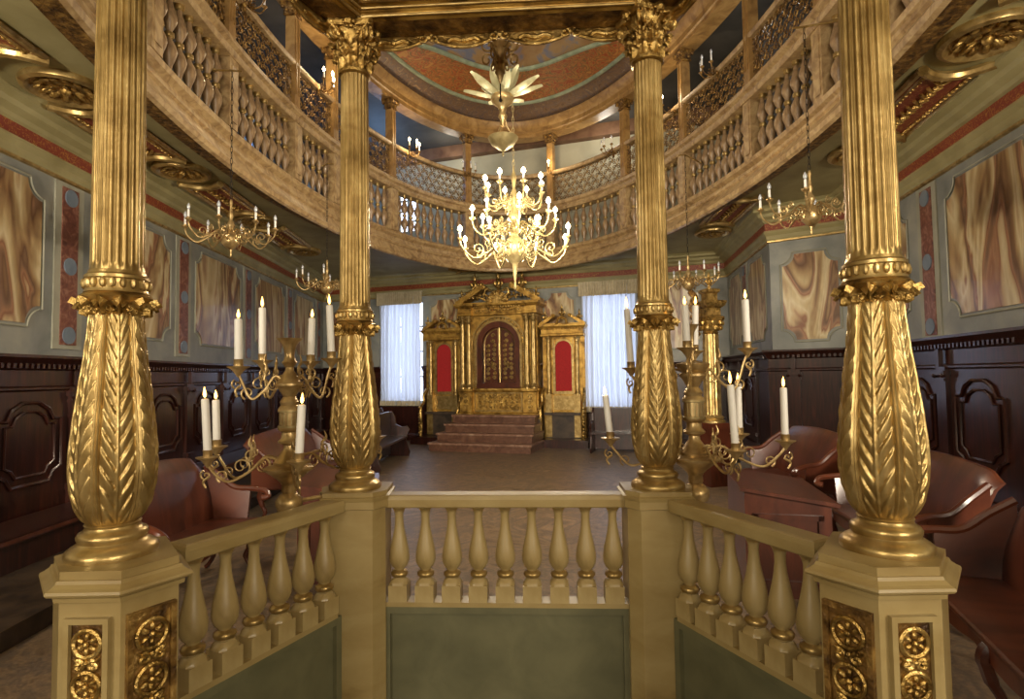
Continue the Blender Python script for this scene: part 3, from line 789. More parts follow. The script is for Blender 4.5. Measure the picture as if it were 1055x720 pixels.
def newel(kind, label, x, y, mir):
    """post under a column. kind 'near' or 'front'; mir = -1 mirrors x"""
    t = thing('newel_post', label, 'post', (x, y, .3), 0, 'cream newel posts of the pulpit')
    ZT = EYE-.49-.3
    if kind == 'near':
        P = [(-.030, -.155), (.128, -.155), (.205, -.03), (.05, .17), (-.11, .14), (-.15, -.02)]
        lev = [(.0, 0), (.0, ZT-.075), (.012, ZT-.075), (.014, ZT-.064), (.006, ZT-.06), (.028, ZT-.056), (.032, ZT-.050), (.030, ZT-.043), (.020, ZT-.038), (.010, ZT-.030), (.006, ZT-.022), (.0, ZT-.021), (.0, ZT)]
    else:
        P = [(-.105, -.12), (.105, -.12), (.15, -.06), (.14, .12), (-.08, .15), (-.15, .02)]
        lev = [(-.004, 0), (-.004, ZT-.075), (.008, ZT-.07), (.008, ZT-.04), (.012, ZT-.03), (.014, ZT-.022), (.004, ZT-.018), (.004, ZT)]
    P = [(a*mir, b) for a, b in P]
    if mir < 0: P = P[::-1]
    b = MB(); b.stack(P, lev); b.build('post_body', 'cream_wood', t, smooth=False)
    if kind == 'near':
        def panel(p0, p1, name, inset, base):
            a = Vector(p0); c = Vector(p1); L = (c-a).length; tt = (c-a)/L; nn = Vector((tt.y, -tt.x))
            M = Matrix(((tt.x, -nn.x, 0, a.x), (tt.y, -nn.y, 0, a.y), (0, 0, 1, 0), (0, 0, 0, 1)))
            m = MB(); x0, x1 = inset, L-inset; z0, z1 = .15, ZT-.115
            for (u0, u1, v0, v1) in ((x0, x0+.014, z0+.014, z1-.014), (x1-.014, x1, z0+.014, z1-.014), (x0, x1, z1-.014, z1), (x0, x1, z0, z0+.014)):
                m.box(((u0+u1)/2, -.006, (v0+v1)/2), (u1-u0, .018, v1-v0), 0, mat=M)
            m.box(((x0+x1)/2, -.001, (z0+z1)/2), (x1-x0-.02, .006, z1-z0-.02), 1, mat=M)
            o = m.build(name, ['cream_wood' if base else 'gold_dark', 'gold_dark'], t, smooth=False)
            r = MB(); cx = (x0+x1)/2; w = (x1-x0)/2-.02; z = z1-.03
            while z > z0+w*2:
                # half rosette, scrolls, full rosette
                zc = z-w*.95
                r.tube([(cx+w*.92*math.cos(q*PI/10), -.008, zc+w*.92*math.sin(q*PI/10)) for q in range(20)], .0065, 6, closed=True, mat=M)
                for q in range(6):
                    a_ = q*PI/3+.5; MM = M @ Matrix.Translation((cx+w*.5*math.cos(a_), -.006, zc+w*.5*math.sin(a_))) @ Matrix.Rotation(-a_, 4, 'Y')
                    r.add([(w*.3*X, .010*Y, w*.2*Z) for X, Y, Z in OCT], OCTF, mat=MM)
                r.ball((cx, -.012, zc), w*.2, 8, mat=M)
                z = zc-w*1.05
                for s_ in (-1, 1):
                    r.tube([(cx+s_*w*(.5+.42*(1-.8*q/12)*math.cos(q*.62+1.2)), -.009, z-w*.38+w*.36*(1-.8*q/12)*math.sin(q*.62+1.2)) for q in range(13)], .0065, 6, mat=M)
                    r.add([(w*.12*X, .009*Y, w*.34*Z) for X, Y, Z in OCT], OCTF, mat=M @ Matrix.Translation((cx+s_*w*.62, -.006, z-w*.1)) @ Matrix.Rotation(s_*.9, 4, 'Y'))
                r.ball((cx, -.010, z-w*.2), w*.22, 8, mat=M)
                z -= w*.85
            r.build('carved_rosette', 'gold_carved', o)
        if mir > 0:
            panel(P[0], P[1], 'front_panel', .022, 1); panel(P[1], P[2], 'side_panel', .012, 0)
        else:
            # mirrored polygon was reversed
            q = [(-.128, -.155), (.030, -.155)]; panel(q[0], q[1], 'front_panel', .022, 1); panel((-.205, -.03), (-.128, -.155), 'side_panel', .012, 0)
    return t
newel('near', 'large cream post with gilt carved panels at bottom left, under the near column', CNL[0], CNL[1], 1)
newel('near', 'large cream post with carved rosette panel at bottom right, under the near column', CNR[0], CNR[1], -1)
newel('front', 'plain cream post at the left end of the front railing', CFL[0], CFL[1], 1)
newel('front', 'plain cream post at the right end of the front railing', CFR[0], CFR[1], -1)

def rail_baluster():
    z = lambda y: y
    pr = [(.026, .405), (.028, .40), (.02, .385), (.0165, .37), (.016, .345), (.019, .31), (.026, .27), (.035, .225), (.0395, .19), (.038, .165), (.030, .145), (.021, .135), (.019, .130),
          (.031, .122), (.034, .113), (.031, .104), (.02, .098), (.024, .094)]
    pr = pr[::-1]; mis = [1 if .098 < (a[1]+b[1])/2 < .128 or (a[1]+b[1])/2 > .385 else 0 for a, b in zip(pr, pr[1:])]
    mb = MB(); mb.lathe(pr, 24, mis=mis)
    q = .036; c = q*.55
    o = [(-q, -c), (-c, -q), (c, -q), (q, -c), (q, c), (c, q), (-c, q), (-q, c)]
    sq = [(-q, -q), (q, -q), (q, q), (-q, q)]
    mb.stack(sq, [(0, 0), (0, .07)])
    mb.stack(o, [(0, .07), (-.003, .082), (-.010, .09), (-.013, .096)])
    return mb
rb = rail_baluster().build('baluster', ['cream', 'gold']); rb_me = rb.data; bpy.data.objects.remove(rb)
def railing(label, p0, p1, n, e0, e1):
    a = Vector(p0); b = Vector(p1); L = (b-a).length; rz = math.atan2(b.y-a.y, b.x-a.x)
    t = thing('pulpit_railing', label, 'railing', (a.x, a.y, .3), rz, 'railings of the pulpit')
    ZT = EYE-.515-.3; zb = ZT-.055-.405
    m = MB(); w = .045
    m.stack([(e0, -w), (L-e1, -w), (L-e1, w), (e0, w)], [(0, ZT-.055), (.004, ZT-.05), (.006, ZT-.02), (.004, ZT-.004), (-.006, ZT)])
    m.build('handrail', 'cream_wood', t, smooth=False)
    m = MB(); m.box((L/2, 0, zb-.010), (L-e0-e1+.02, .078, .020)); m.build('base_rail', 'cream_wood', t, smooth=False)
    for k in range(n):
        o = bpy.data.objects.new('baluster', rb_me); col.objects.link(o); o.parent = t
        o.location = (e0+(L-e0-e1)*(k+.5)/n, 0, zb); o.scale = (1.12, 1.12, 1)
    m = MB(); m.box((L/2, 0, (zb-.02)/2), (L-e0-e1+.02, .03, zb-.02), 0)
    for x in (e0+.01, L-e1-.01): m.box((x, -.025, (zb-.02)/2), (.03, .02, zb-.02), 0)
    m.box((L/2, -.026, zb-.034), (L-e0-e1, .026, .028), 0); m.box((L/2, -.02, .03), (L-e0-e1, .02, .06), 0)
    m.build('lower_panel', 'green_panel', t, smooth=False)
    return t
railing('front railing of the pulpit with nine cream vase balusters, centre of the photo', CFL, CFR, 9, .14, .14)
railing('left side railing of the pulpit, slanting down to the near left post', CNL, CFL, 6, .19, .13)
railing('right side railing of the pulpit, slanting down to the near right post', CFR, CNR, 6, .13, .19)
# pulpit platform
mb = MB(); mb.stack([(-1.2, 1.4), (-1.25, -1.2), (1.2, -1.2), (1.15, 1.4), (.75, 2.62), (-.78, 2.72)], [(0, 0), (0, .26), (.03, .27), (.03, .3)])
tag(mb.build('pulpit_platform', 'wood_ark', smooth=False), 'raised wooden platform floor of the pulpit inside the railings', 'platform')
# canopy: gilt entablature following the columns
def beam_between(m, p0, p1, prof, mis=None, ext=.0):
    a = Vector(p0); b = Vector(p1); L = (b-a).length; t = (b-a)/L; n = Vector((t.y, -t.x))
    vs = []; k = len(prof)
    for u in (-ext, L+ext):
        for d, z in prof:
            p = a+t*u+n*d; vs.append((p.x, p.y, z))
    fs = [(l, k+l, k+(l+1) % k, (l+1) % k) for l in range(k)]+[tuple(range(k-1, -1, -1)), tuple(range(k, 2*k))]
    m.add(vs, fs, (mis or [0]*k)+[0, 0])
can = thing('pulpit_canopy', 'gilded entablature with wavy carved fringe resting on the gilded columns, top of the photo', 'canopy', (0, 0, 0))
E2 = EYE+1.60
bp = [(.06, E2), (.075, E2+.008), (.075, E2+.03), (.082, E2+.036), (.082, E2+.06), (.095, E2+.066), (.10, E2+.075), (.088, E2+.09), (.088, E2+.16), (.10, E2+.17), (.15, E2+.20), (.17, E2+.23), (.17, E2+.26), (-.17, E2+.26), (-.17, E2+.23), (-.1, E2+.17), (-.088, E2+.09), (-.1, E2+.075), (-.075, E2+.03), (-.06, E2)]
path = [(-1.0, -.3), CNL, CFL, CFR, CNR, (.95, -.4)]
mb = MB()
mi_ = [0, 0, 0, 0, 0, 0, 0, 1, 0, 0, 0, 0, 0, 0, 0, 1, 0, 0, 0, 1]
for p, q in zip(path, path[1:]): beam_between(mb, p, q, bp, mi_, ext=.05)
mb.build('entablature', ['gold_ark', 'gold_dark'], can, smooth=False)
mb = MB()
for p, q in zip(path, path[1:]):
    a = Vector(p); b = Vector(q); L = (b-a).length; t = (b-a)/L; n = Vector((t.y, -t.x))
    for d, z, r_ in ((.083, E2+.012, .007), (.089, E2+.046, .006), (.104, E2+.076, .014), (.105, E2+.165, .009)):
        mb.tube([tuple(a+t*0+n*d)+(z,), tuple(b+n*d)+(z,)], r_, 8)
mb.build('gilt_fillets', 'gold', can)
def fringe(p0, p1, n, flip):
    # wavy gilt fringe hanging on the outer side of the beam
    a = Vector(p0); b = Vector(p1); L = (b-a).length; t = (b-a)/L; nn = Vector((-t.y, t.x))
    M = Matrix(((t.x, nn.x, 0, a.x+nn.x*.08), (t.y, nn.y, 0, a.y+nn.y*.08), (0, 0, 1, E2), (0, 0, 0, 1)))
    def zf(u):
        s = (u*n) % 1.0; return -.012-.045*(math.sin(PI*s)**1.0)
    pts = [(.0, .03)]+[]
    K = 60; lo = [(L*k/K, zf(k/K)) for k in range(K+1)]
    m = MB(); m.plate([(L, .03), (0, .03)]+lo, .015, mat=M)
    m.tube([(x, -.012, z) for x, z in lo], .009, 6, mat=M)
    for k in range(n+1):
        for s_ in (-1, 1):
            cx = L*k/n+s_*.028
            if 0 < cx < L:
                m.tube([(cx+s_*.024*(1-.8*q/12)*math.cos(q*.6+2), -.022, -.016+.022*(1-.8*q/12)*math.sin(q*.6+2)) for q in range(13)], .007, 6, mat=M)
        m.ball((min(max(L*k/n, .02), L-.02), -.02, -.012), .016, 8, mat=M)
    for k in range(n):
        cx = L*(k+.5)/n; m.ball((cx, -.02, -.03), .014, 8, mat=M)
        for s_ in (-1, 1): m.tube(smooth_path([(cx+s_*.01, -.02, -.03), (cx+s_*.05, -.02, -.02), (cx+s_*.08, -.018, -.035)], 4), [.01]*8+[.004], 6, mat=M)
    m.build('carved_fringe', 'gold_carved', can)
fringe(CFL, CFR, 4, 0); fringe(CNL, CFL, 3, 0); fringe(CFR, CNR, 3, 0)

# ------------------------------------------------------------------ candles and brass candelabra
def candle_proto():
    t = thing('candle', '', 'candle', (0, 0, 0), 0, 'lit white candles on the brass candelabra')
    m = MB(); m.lathe([(.0145, 0), (.0152, .01), (.0145, .255), (.0135, .262), (.008, .264), (.002, .262)], 18); m.build('wax_stick', 'paper', t)
    m = MB(); m.tube([(0, 0, .26), (0, 0, .27), (.001, 0, .277)], .0012, 5); m.build('wick', 'iron', t)
    m = MB(); m.lathe([(.0008, .268), (.0045, .274), (.0065, .283), (.0055, .295), (.003, .308), (.0006, .32)], 12); m.build('flame', 'flame', t)
    return t
cproto = None
def candle(p, label, tilt=(0, 0), s=1.0):
    global cproto
    if cproto is None: cproto = candle_proto(); o = cproto; o.location = p; o['label'] = label
    else: o = dup(cproto, p, 0, label)
    o.rotation_euler = (tilt[0], tilt[1], random.random()*0); o.scale = (1, 1, s)
    return o
def candelabrum(label, x, y, z0, arms, stem, vase, bracket):
    t = thing('candelabrum', label, 'candelabrum', (x, y, z0), 0, 'brass candelabra beside the pulpit')
    m = MB(); m.lathe(stem, 32); m.build('stem', 'brass', t)
    # fluted drum
    m = MB(); d0, d1, dr = vase['drum']
    m.lathe([(dr*1.12, d0-.004), (dr*1.12, d0+.004), (dr, d0+.006), (dr, d1-.006), (dr*1.12, d1-.004), (dr*1.12, d1+.004)], 96, rf=lambda r, z, a: r-(.003*(.5+.5*math.cos(a*16)) if d0+.005 < z < d1-.005 else 0)); m.build('fluted_drum', 'brass_pale', t)
    for (dx, dy, zc, za, lab) in arms:
        rr_ = math.hypot(dx, dy); an = math.atan2(dy, dx); M = Matrix.Rotation(an, 4, 'Z')
        m = MB(); z = zc-.03
        r0 = .03
        main = smooth_path([(r0, 0, za), (rr_*.3, 0, za+.015), (rr_*.5, 0, za-.04), (rr_*.75, 0, za-.075), (rr_*.93, 0, z-.035), (rr_, 0, z)], 7)
        m.tube(main, .0055, 7, mat=M)
        def spi(cx, cz, r_, turns, ph, s=1, th=.0042):
            m.tube([(cx+s*r_*(1-.85*q/20)*math.cos(ph+turns*2*PI*q/20), 0, cz+r_*(1-.85*q/20)*math.sin(ph+turns*2*PI*q/20)) for q in range(21)], [th*(1-.4*q/20) for q in range(21)], 6, mat=M)
        spi(rr_*.34, za-.018, .034, 1.3, 1.6); spi(rr_*.60, za-.018, .040, 1.4, -1.7, -1); spi(rr_*.82, za-.052, .026, 1.3, -1.2)
        spi(rr_*.47, za+.028, .026, 1.2, -1.3, 1); spi(rr_*1.02, z-.045, .022, 1.3, 2.0, -1)
        m.tube(smooth_path([(rr_*.5, 0, za), (rr_*.46, .004, za+.05), (rr_*.5, -.004, za+.075), (rr_*.48, 0, za+.105)], 5), [.006, .006, .005, .005, .008, .007, .006, .005, .008, .007, .006, .005, .004, .003, .002, .002][:16], 6, mat=M)
        m.tube(smooth_path([(rr_*.98, 0, z-.05), (rr_*1.05, 0, z-.07), (rr_*1.02, 0, z-.095)], 5), .005, 6, mat=M)
        arm = m.build('arm', 'brass', t)
        c = MB(); c.lathe([(.004, -.045), (.010, -.035), (.022, -.018), (.030, -.012), (.042, -.006), (.044, -.002), (.030, -.002), (.018, 0), (.018, .022), (.020, .026), (.0165, .026), (.0165, .004)], 24, c=(0, 0, 0))
        c.build('drip_cup', 'brass', arm, loc=(dx, dy, zc))
    if bracket:
        m = MB(); m.tube(bracket, .009, 8); m.build('bracket_rod', 'brass', t)
    return t
# left one: stem (height above its base, radius) taken from foot globe upwards
LX, LY, LZ = -.889, 2.36, EYE-.535
def stem_profile(top_flare=True):
    pr = [(.006, -.02), (.02, -.012), (.045, .0), (.054, .022), (.052, .045), (.036, .062), (.026, .07), (.030, .078), (.028, .10), (.034, .112), (.05, .128), (.085, .155), (.098, .165), (.100, .172), (.088, .178), (.06, .185),
          (.062, .195), (.045, .215), (.032, .235), (.024, .245), (.022, .262), (.042, .272), (.044, .28), (.032, .292), (.030, .315), (.044, .325), (.046, .334), (.040, .34), (.040, .40), (.046, .404), (.044, .412), (.034, .425),
          (.038, .438), (.030, .452), (.024, .46), (.034, .476), (.044, .494), (.056, .506), (.056, .515), (.044, .522), (.036, .534), (.028, .552), (.018, .566), (.016, .58), (.024, .592), (.032, .60), (.024, .61), (.019, .628), (.022, .65), (.028, .672), (.036, .684), (.052, .696), (.053, .70), (.04, .70), (.02, .66), (.004, .655)]
    return pr
def offs(P, ox, oy, oz, za):
    return [(x-ox, y-oy, EYE+z-oz, zz, '') for (x, y, z), zz in zip(P, za)]
armsL = offs([(-1.19, 2.30, -.306), (-1.215, 2.42, -.278), (-.763, 2.12, -.300), (-.70, 2.70, -.315), (-.66, 2.95, -.30), (-1.0, 2.66, -.29), (-1.062, 2.28, .053), (-1.06, 2.50, .083), (-.85, 2.50, .076), (-.735, 2.42, .085)],
    LX, LY, LZ, [.20]*6+[.53]*4)
cl = candelabrum('tall brass candelabrum with flared vase top beside the left front gilded column', LX, LY, LZ, armsL, stem_profile(), dict(drum=(.338, .402, .0405)), [(0, 0, .03), (.14, .14, .03)])
lablist = ['far left lit candle on the left candelabrum, in front of its twin', 'lit candle directly behind the far left one on the lower tier of the left candelabrum', 'lit candle at lower right of the left candelabrum, leaning before its stem',
           'candle of the left candelabrum hidden behind the left front gilded column, lower tier', None, None, 'leftmost lit candle on the upper tier of the left candelabrum', 'second and tallest-standing lit candle on the upper left of the left candelabrum',
           'lit candle on the upper tier just right of the left candelabrum vase', 'lit candle on the upper tier touching the left front gilded column']
for (dx, dy, zc, za, _), lab, ti, h in zip(armsL, lablist, [(0, -.06), (0, -.03), (0, .05), (0, 0), 0, 0, (0, -.01), (0, -.01), (0, .03), (0, -.04)], [.86, .72, .76, .7, 1, 1, .70, .86, .70, .84]):
    if lab: candle((LX+dx, LY+dy, LZ+zc+.003), lab, ti, h)
RX, RY, RZ = .833, 2.52, EYE-.56
armsR = offs([(.926, 2.30, -.311), (1.067, 2.60, -.278), (1.227, 2.50, -.300), (.479, 2.62, -.290), (.7, 2.9, -.29), (1.073, 2.50, .108), (.767, 2.38, .108), (.90, 2.68, .106), (.604, 2.72, .031)],
    RX, RY, RZ, [.22]*5+[.56]*4)
def stemR():
    pr = [p for p in stem_profile() if p[1] < .53]
    s = []
    for r, z in pr: s.append((r*1.08 if z < .45 else r*1.05, z*1.08))
    return s+[(.06, .575), (.072, .59), (.074, .60), (.05, .606), (.03, .61), (.014, .615), (.01, .64), (.014, .66), (.009, .69), (.012, .74), (.03, .77), (.032, .775), (.02, .772), (.003, .765)]
cr = candelabrum('tall brass candelabrum with wide round cups just right of the right front gilded column', RX, RY, RZ, armsR, stemR(), dict(drum=(.362, .436, .044)), [(0, 0, .03), (-.10, -.02, .03)])
labr = ['front lit candle on the lower right of the right candelabrum', 'lit candle right behind the front one on the lower tier of the right candelabrum', 'rightmost lit candle on the lower tier of the right candelabrum',
        'lit candle standing left of the right front gilded column, before the curtain', None, 'rightmost lit candle on the upper tier of the right candelabrum', 'lit candle at the top centre of the right candelabrum', 'lit candle behind the top centre one on the right candelabrum',
        'lit candle on the upper tier peeking out left behind the right front gilded column']
for (dx, dy, zc, za, _), lab, ti, h in zip(armsR, labr, [(0, -.05), (0, 0), (0, .0), (0, -.10), 0, (0, -.01), (0, -.03), (0, .04), (0, -.05)], [.98, .85, .86, .72, 1, .80, .66, .8, 1.05]):
    if lab: candle((RX+dx, RY+dy, RZ+zc+.003), lab, ti, h)

# ------------------------------------------------------------------ chandeliers
def chandelier(label, x, y, z, tiers, body, mat, ztop, lit, cat='chandelier', group=None, unlit=(), cupr=.03, tube=.01, bulb_s=1.0, tubeh=.085):
    """z = height of the lowest finial; tiers: (n, radius, z of hub, z of cup, phase)"""
    t = thing('chandelier', label, cat, (x, y, z), 0, group)
    m = MB(); m.lathe(body, 28); m.build('stem', mat, t)
    k = 0
    arm_cache = {}
    for ti, (n, rad, zh, zc, ph) in enumerate(tiers):
        for q in range(n):
            an = ph+2*PI*q/n
            key = (ti,)
            if key not in arm_cache:
                m = MB()
                m.tube(smooth_path([(.03, 0, zh), (rad*.25, 0, zh+rad*.12), (rad*.5, 0, zh-rad*.06), (rad*.75, 0, zh-rad*.18), (rad*.95, 0, zh-rad*.02), (rad, 0, zc-.03)], 6), tube, 7)
                m.tube([(rad*.32+rad*.13*(1-.85*s/18)*math.cos(1.6+s*.5), 0, zh-rad*.06+rad*.13*(1-.85*s/18)*math.sin(1.6+s*.5)) for s in range(19)], tube*.75, 6)
                m.tube([(rad*.68-rad*.12*(1-.85*s/18)*math.cos(-1.6+s*.5), 0, zh-rad*.02+rad*.12*(1-.85*s/18)*math.sin(-1.6+s*.5)) for s in range(19)], tube*.75, 6)
                m.tube([(rad*.50+rad*.08*(1-.85*s/18)*math.cos(1.6+s*.5), 0, zh+rad*.10+rad*.08*(1-.85*s/18)*math.sin(1.6+s*.5)) for s in range(19)], tube*.6, 6)
                m.lathe([(.004, -.06), (.012, -.05), (.008, -.035), (cupr*.8, -.02), (cupr*1.25, -.008), (cupr*1.3, 0), (cupr*.6, 0), (.012, .01), (.014, .02)], 14, c=(rad, 0, zc))
                ma = m.build('arm', mat); arm_me = ma.data; bpy.data.objects.remove(ma)
                m = MB(); m.lathe([(.0125, .015), (.0125, tubeh)], 10, c=(rad, 0, zc)); me2 = m.build('candle_tube', 'paper'); t2 = me2.data; bpy.data.objects.remove(me2)
                m = MB(); s = bulb_s; m.lathe([(.006, tubeh), (.013*s, tubeh+.015), (.017*s, tubeh+.03), (.013*s, tubeh+.05), (.005*s, tubeh+.07), (.001, tubeh+.08)], 10, c=(rad, 0, zc)); b_ = m.build('bulb', 'bulb' if lit else 'glassbulb'); t3 = b_.data; bpy.data.objects.remove(b_)
                t4 = t3.copy(); t4.materials.clear(); t4.materials.append(MT['glassbulb'])
                arm_cache[key] = (arm_me, t2, t3, t4)
            A, T2, T3, T4 = arm_cache[key]
            o = bpy.data.objects.new('arm', A); col.objects.link(o); o.parent = t; o.rotation_euler[2] = an
            c = bpy.data.objects.new('candle_tube', T2); col.objects.link(c); c.parent = o
            d = bpy.data.objects.new('bulb', T4 if (ti, q) in unlit else T3); col.objects.link(d); d.parent = o
            k += 1
    # chain
    m = MB(); zt = body[-1][1]; L = ztop-z-zt; nl = max(4, int(L/.07)); h = L/nl
    for q in range(nl):
        cz = zt+h*(q+.5); M = Matrix.Translation((0, 0, cz)) @ Matrix.Rotation(PI/2*(q % 2), 4, 'Z')
        m.tube([(.013*math.cos(s*PI/4), 0, (h*.62)*math.sin(s*PI/4)) for s in range(8)], .0035, 5, closed=True, mat=M)
    m.build('chain', 'iron' if not lit else mat, t)
    return t
body_main = [(.002, 0), (.014, .02), (.02, .05), (.012, .08), (.016, .16), (.03, .24), (.034, .32), (.06, .36), (.10, .40), (.125, .46), (.135, .52), (.125, .58), (.09, .64), (.05, .67), (.045, .70), (.07, .73), (.08, .76), (.05, .80), (.035, .84), (.06, .88), (.075, .93), (.05, .99), (.03, 1.03), (.03, 1.08), (.055, 1.12), (.06, 1.16), (.04, 1.22), (.02, 1.28), (.022, 1.34), (.035, 1.40), (.03, 1.45), (.012, 1.50), (.010, 1.56)]
main = chandelier('large glowing brass chandelier with three tiers of lit bulbs amid the hall', .14, 7.0, EYE+1.05,
    [(8, .70, .50, .60, .35), (8, .52, .78, .90, .1), (8, .37, 1.10, 1.26, .3)], body_main, 'brass_pale', EYE+6.6, True, unlit=((0, 5), (1, 5), (0, 6)), cupr=.034, tube=.011, bulb_s=1.8)
body_s = [(.002, 0), (.012, .02), (.008, .05), (.014, .09), (.05, .11), (.095, .16), (.105, .21), (.095, .26), (.05, .31), (.028, .33), (.04, .36), (.05, .39), (.03, .43), (.018, .46), (.03, .50), (.02, .55), (.012, .62), (.022, .66), (.01, .70)]
CH_SM = dict(mat='brass', lit=False, cupr=.03, tube=.008)
spots = [(-3.27, 6.8, EYE+1.46, 'unlit brass chandelier hanging from the iron bracket at left, before the aisle ceiling'), (3.31, 6.0, EYE+1.46, 'unlit brass chandelier with silvery globe at right, next to the near gilded column'),
         (-3.07, 9.85, EYE+1.35, 'smaller-looking unlit brass chandelier half hidden behind the left front gilded column'), (3.15, 9.6, EYE+1.30, 'unlit brass chandelier at right, above the right candelabrum')]
for (x, y, z, lab) in spots:
    chandelier(lab, x, y, z, [(8, .50, .26, .36, .2), (4, .28, .42, .55, .5)][:1 if False else 1], body_s, 'brass', ZB+.55, False, group='unlit brass chandeliers hung from the gallery brackets', cupr=.03, tube=.009, tubeh=.1, bulb_s=1.2)
    # bracket from the gallery front
    ang = math.atan2((y-7)/7.55, (x-.18)/3.72); w = EP(1, ang, -.06, ZB+.55)
    m = MB(); m.tube([(w.x, w.y, w.z), (x, y, w.z), (x-.12*(1 if x > 0 else -1), y, w.z-.01)], .012, 6); m.lathe([(.03, 0), (.03, .02)], 10, c=(w.x, w.y, w.z-.01))
    tag(m.build('wall_bracket', 'gold'), 'thin gilt bracket on the gallery front '+('left, nearer', 'right, nearer', 'left, farther', 'right, farther')[spots.index((x, y, z, lab))]+', holding a chandelier chain', 'bracket', 'chandelier brackets on the gallery front')

# leaf crown pendant with glass dish, and the hanging lamp under the canopy
t = thing('pendant_lamp', 'pale gilt crown of pointed leaves with a glass dish below, hanging above the big chandelier', 'pendant lamp', (.01, 5.5, EYE+2.25))
m = MB()
for k in range(13):
    a = 2*PI*k/13; tilt = .75 if k % 2 else .35
    pts = []; L = .36 if k % 2 == 0 else .30
    vs = []; rows = 9
    for i in range(rows):
        q = i/(rows-1); w = .052*math.sin(PI*(q*.9+.1))**.8*(1 if q < .97 else .1)+.002; r_ = .05+L*q*math.cos(tilt)+0.02*math.sin(q*3); zz = .50+L*q*math.sin(tilt)
        for j in (-1, 0, 1): vs.append((r_+(.012 if j == 0 else 0), j*w, zz-(.016 if j == 0 else 0)))
    fs = [(i*3+j, i*3+j+1, (i+1)*3+j+1, (i+1)*3+j) for i in range(rows-1) for j in (0, 1)]
    n = len(vs); vs += [(x, y, z-.006) for x, y, z in vs]; fs += [tuple(q+n for q in f[::-1]) for f in fs]
    m.add(vs, fs, mat=Matrix.Rotation(a, 4, 'Z'))
m.build('leaf_crown', 'leaf_pale', t)
m = MB(); m.lathe([(.02, .20), (.025, .26), (.045, .30), (.03, .34), (.05, .40), (.10, .44), (.115, .47), (.11, .50), (.06, .52), (.03, .53), (.02, .6), (.012, .7), (.010, .9)], 24); m.build('hub', 'brass', t)
m = MB()
for q in range(3):
    a = q*2*PI/3; m.tube([(.10*math.cos(a), .10*math.sin(a), .10), (.04*math.cos(a), .04*math.sin(a), .20), (.02*math.cos(a), .02*math.sin(a), .3)], .005, 5)
m.build('dish_chains', 'brass', t)
m = MB(); m.lathe([(.004, -.10), (.014, -.085), (.006, -.06), (.02, -.04), (.06, -.02), (.115, .02), (.135, .06), (.15, .085), (.14, .088), (.11, .05), (.05, .0), (.002, -.01)], 28); m.build('glass_dish', 'brass_pale', t)
m = MB(); m.tube([(0, 0, .8), (0, 0, 4.15)], .008, 6); m.build('suspension_rod', 'iron', t)
t = thing('hanging_lamp', 'ornate brass hanging lamp with chains and scrolls at the top centre under the canopy', 'hanging lamp', (-.005, 3.0, EYE+1.60))
m = MB(); m.lathe([(.003, -.03), (.012, -.01), (.02, .02), (.028, .03), (.026, .06), (.034, .08), (.03, .13), (.045, .16), (.055, .18), (.05, .2), (.035, .21), (.02, .26), (.014, .3), (.012, .42), (.02, .46), (.03, .5), (.012, .56)], 24); m.build('vase_body', 'brass', t)
m = MB()
for q in range(6):
    a = q*PI/3; M = Matrix.Rotation(a, 4, 'Z')
    m.tube([(.07+.045*(1-.8*s/16)*math.cos(2.4+s*.5), 0, .19+.05*(1-.8*s/16)*math.sin(2.4+s*.5)) for s in range(17)], .006, 6, mat=M)
    m.tube([(.07+.04*(1-.8*s/16)*math.cos(-2.4-s*.5), 0, .10+.045*(1-.8*s/16)*math.sin(-2.4-s*.5)) for s in range(17)], .005, 6, mat=M)
    m.tube(smooth_path([(.05, 0, .2), (.10, 0, .26), (.09, 0, .36), (.02, 0, .46)], 5), .006, 6, mat=M)
    m.ball((.105, 0, .26), .013, 8, mat=M)
m.build('scrolls', 'brass', t)
m = MB(); m.tube([(0, 0, .5), (0, 0, 1.2)], .005, 6); m.tube([(0, 0, -.02), (0, 0, -.12)], .004, 5); m.ball((0, 0, -.12), .01, 6); m.build('suspension_rod', 'iron', t)

# ------------------------------------------------------------------ gallery sconces
def sconce(label, ang, lit, n=3):
    p = EP(1, R(ang), -.10, ZS+.04); rz = ell_rot(R(ang))+PI     # local -y... points inward
    t = thing('gallery_sconce', label, 'sconce', p, rz, 'three-armed sconces on the gallery screen rail')
    for k in range(n):
        a = R(-90)+(k-(n-1)/2)*.8
        L = .24; M = Matrix.Rotation(a, 4, 'Z')
        m = MB(); m.tube(smooth_path([(0, 0, -.05), (L*.35, 0, -.09), (L*.75, 0, -.08), (L, 0, .0)], 5), .010, 6, mat=M)
        m.tube([(L*.4+.05*(1-.85*s/14)*math.cos(1+s*.5), 0, -.04+.05*(1-.85*s/14)*math.sin(1+s*.5)) for s in range(15)], .008, 6, mat=M)
        m.lathe([(.004, -.05), (.014, -.03), (.036, -.005), (.038, .0), (.014, .01), (.014, .02)], 12, c=(L, 0, .04), mat=M)
        o = m.build('arm', 'gold_dark', t)
        m = MB(); m.lathe([(.013, 0), (.013, .10)], 10, c=(L, 0, .06), mat=M); m.build('candle_tube', 'paper', o)
        m = MB(); m.lathe([(.006, .10), (.017, .12), (.023, .14), (.016, .165), (.006, .185), (.001, .195)], 10, c=(L, 0, .06), mat=M); m.build('bulb', 'bulb' if lit else 'glassbulb', o)
    m = MB(); m.ball((0, .03, -.04), .04, 10); m.ball((0, .02, -.12), .025, 8); m.tube([(0, .02, -.2), (0, .02, .05)], .015, 6); m.build('back_plate', 'gold_dark', t)
sconce('lit three-bulb sconce on the gallery rail at upper left', 158, True)
sconce('lit three-bulb sconce on the gallery rail before the bright blue window', 129.5, True)
sconce('lit sconce at the far pillar right behind the big chandelier', 72.4, True, 1)
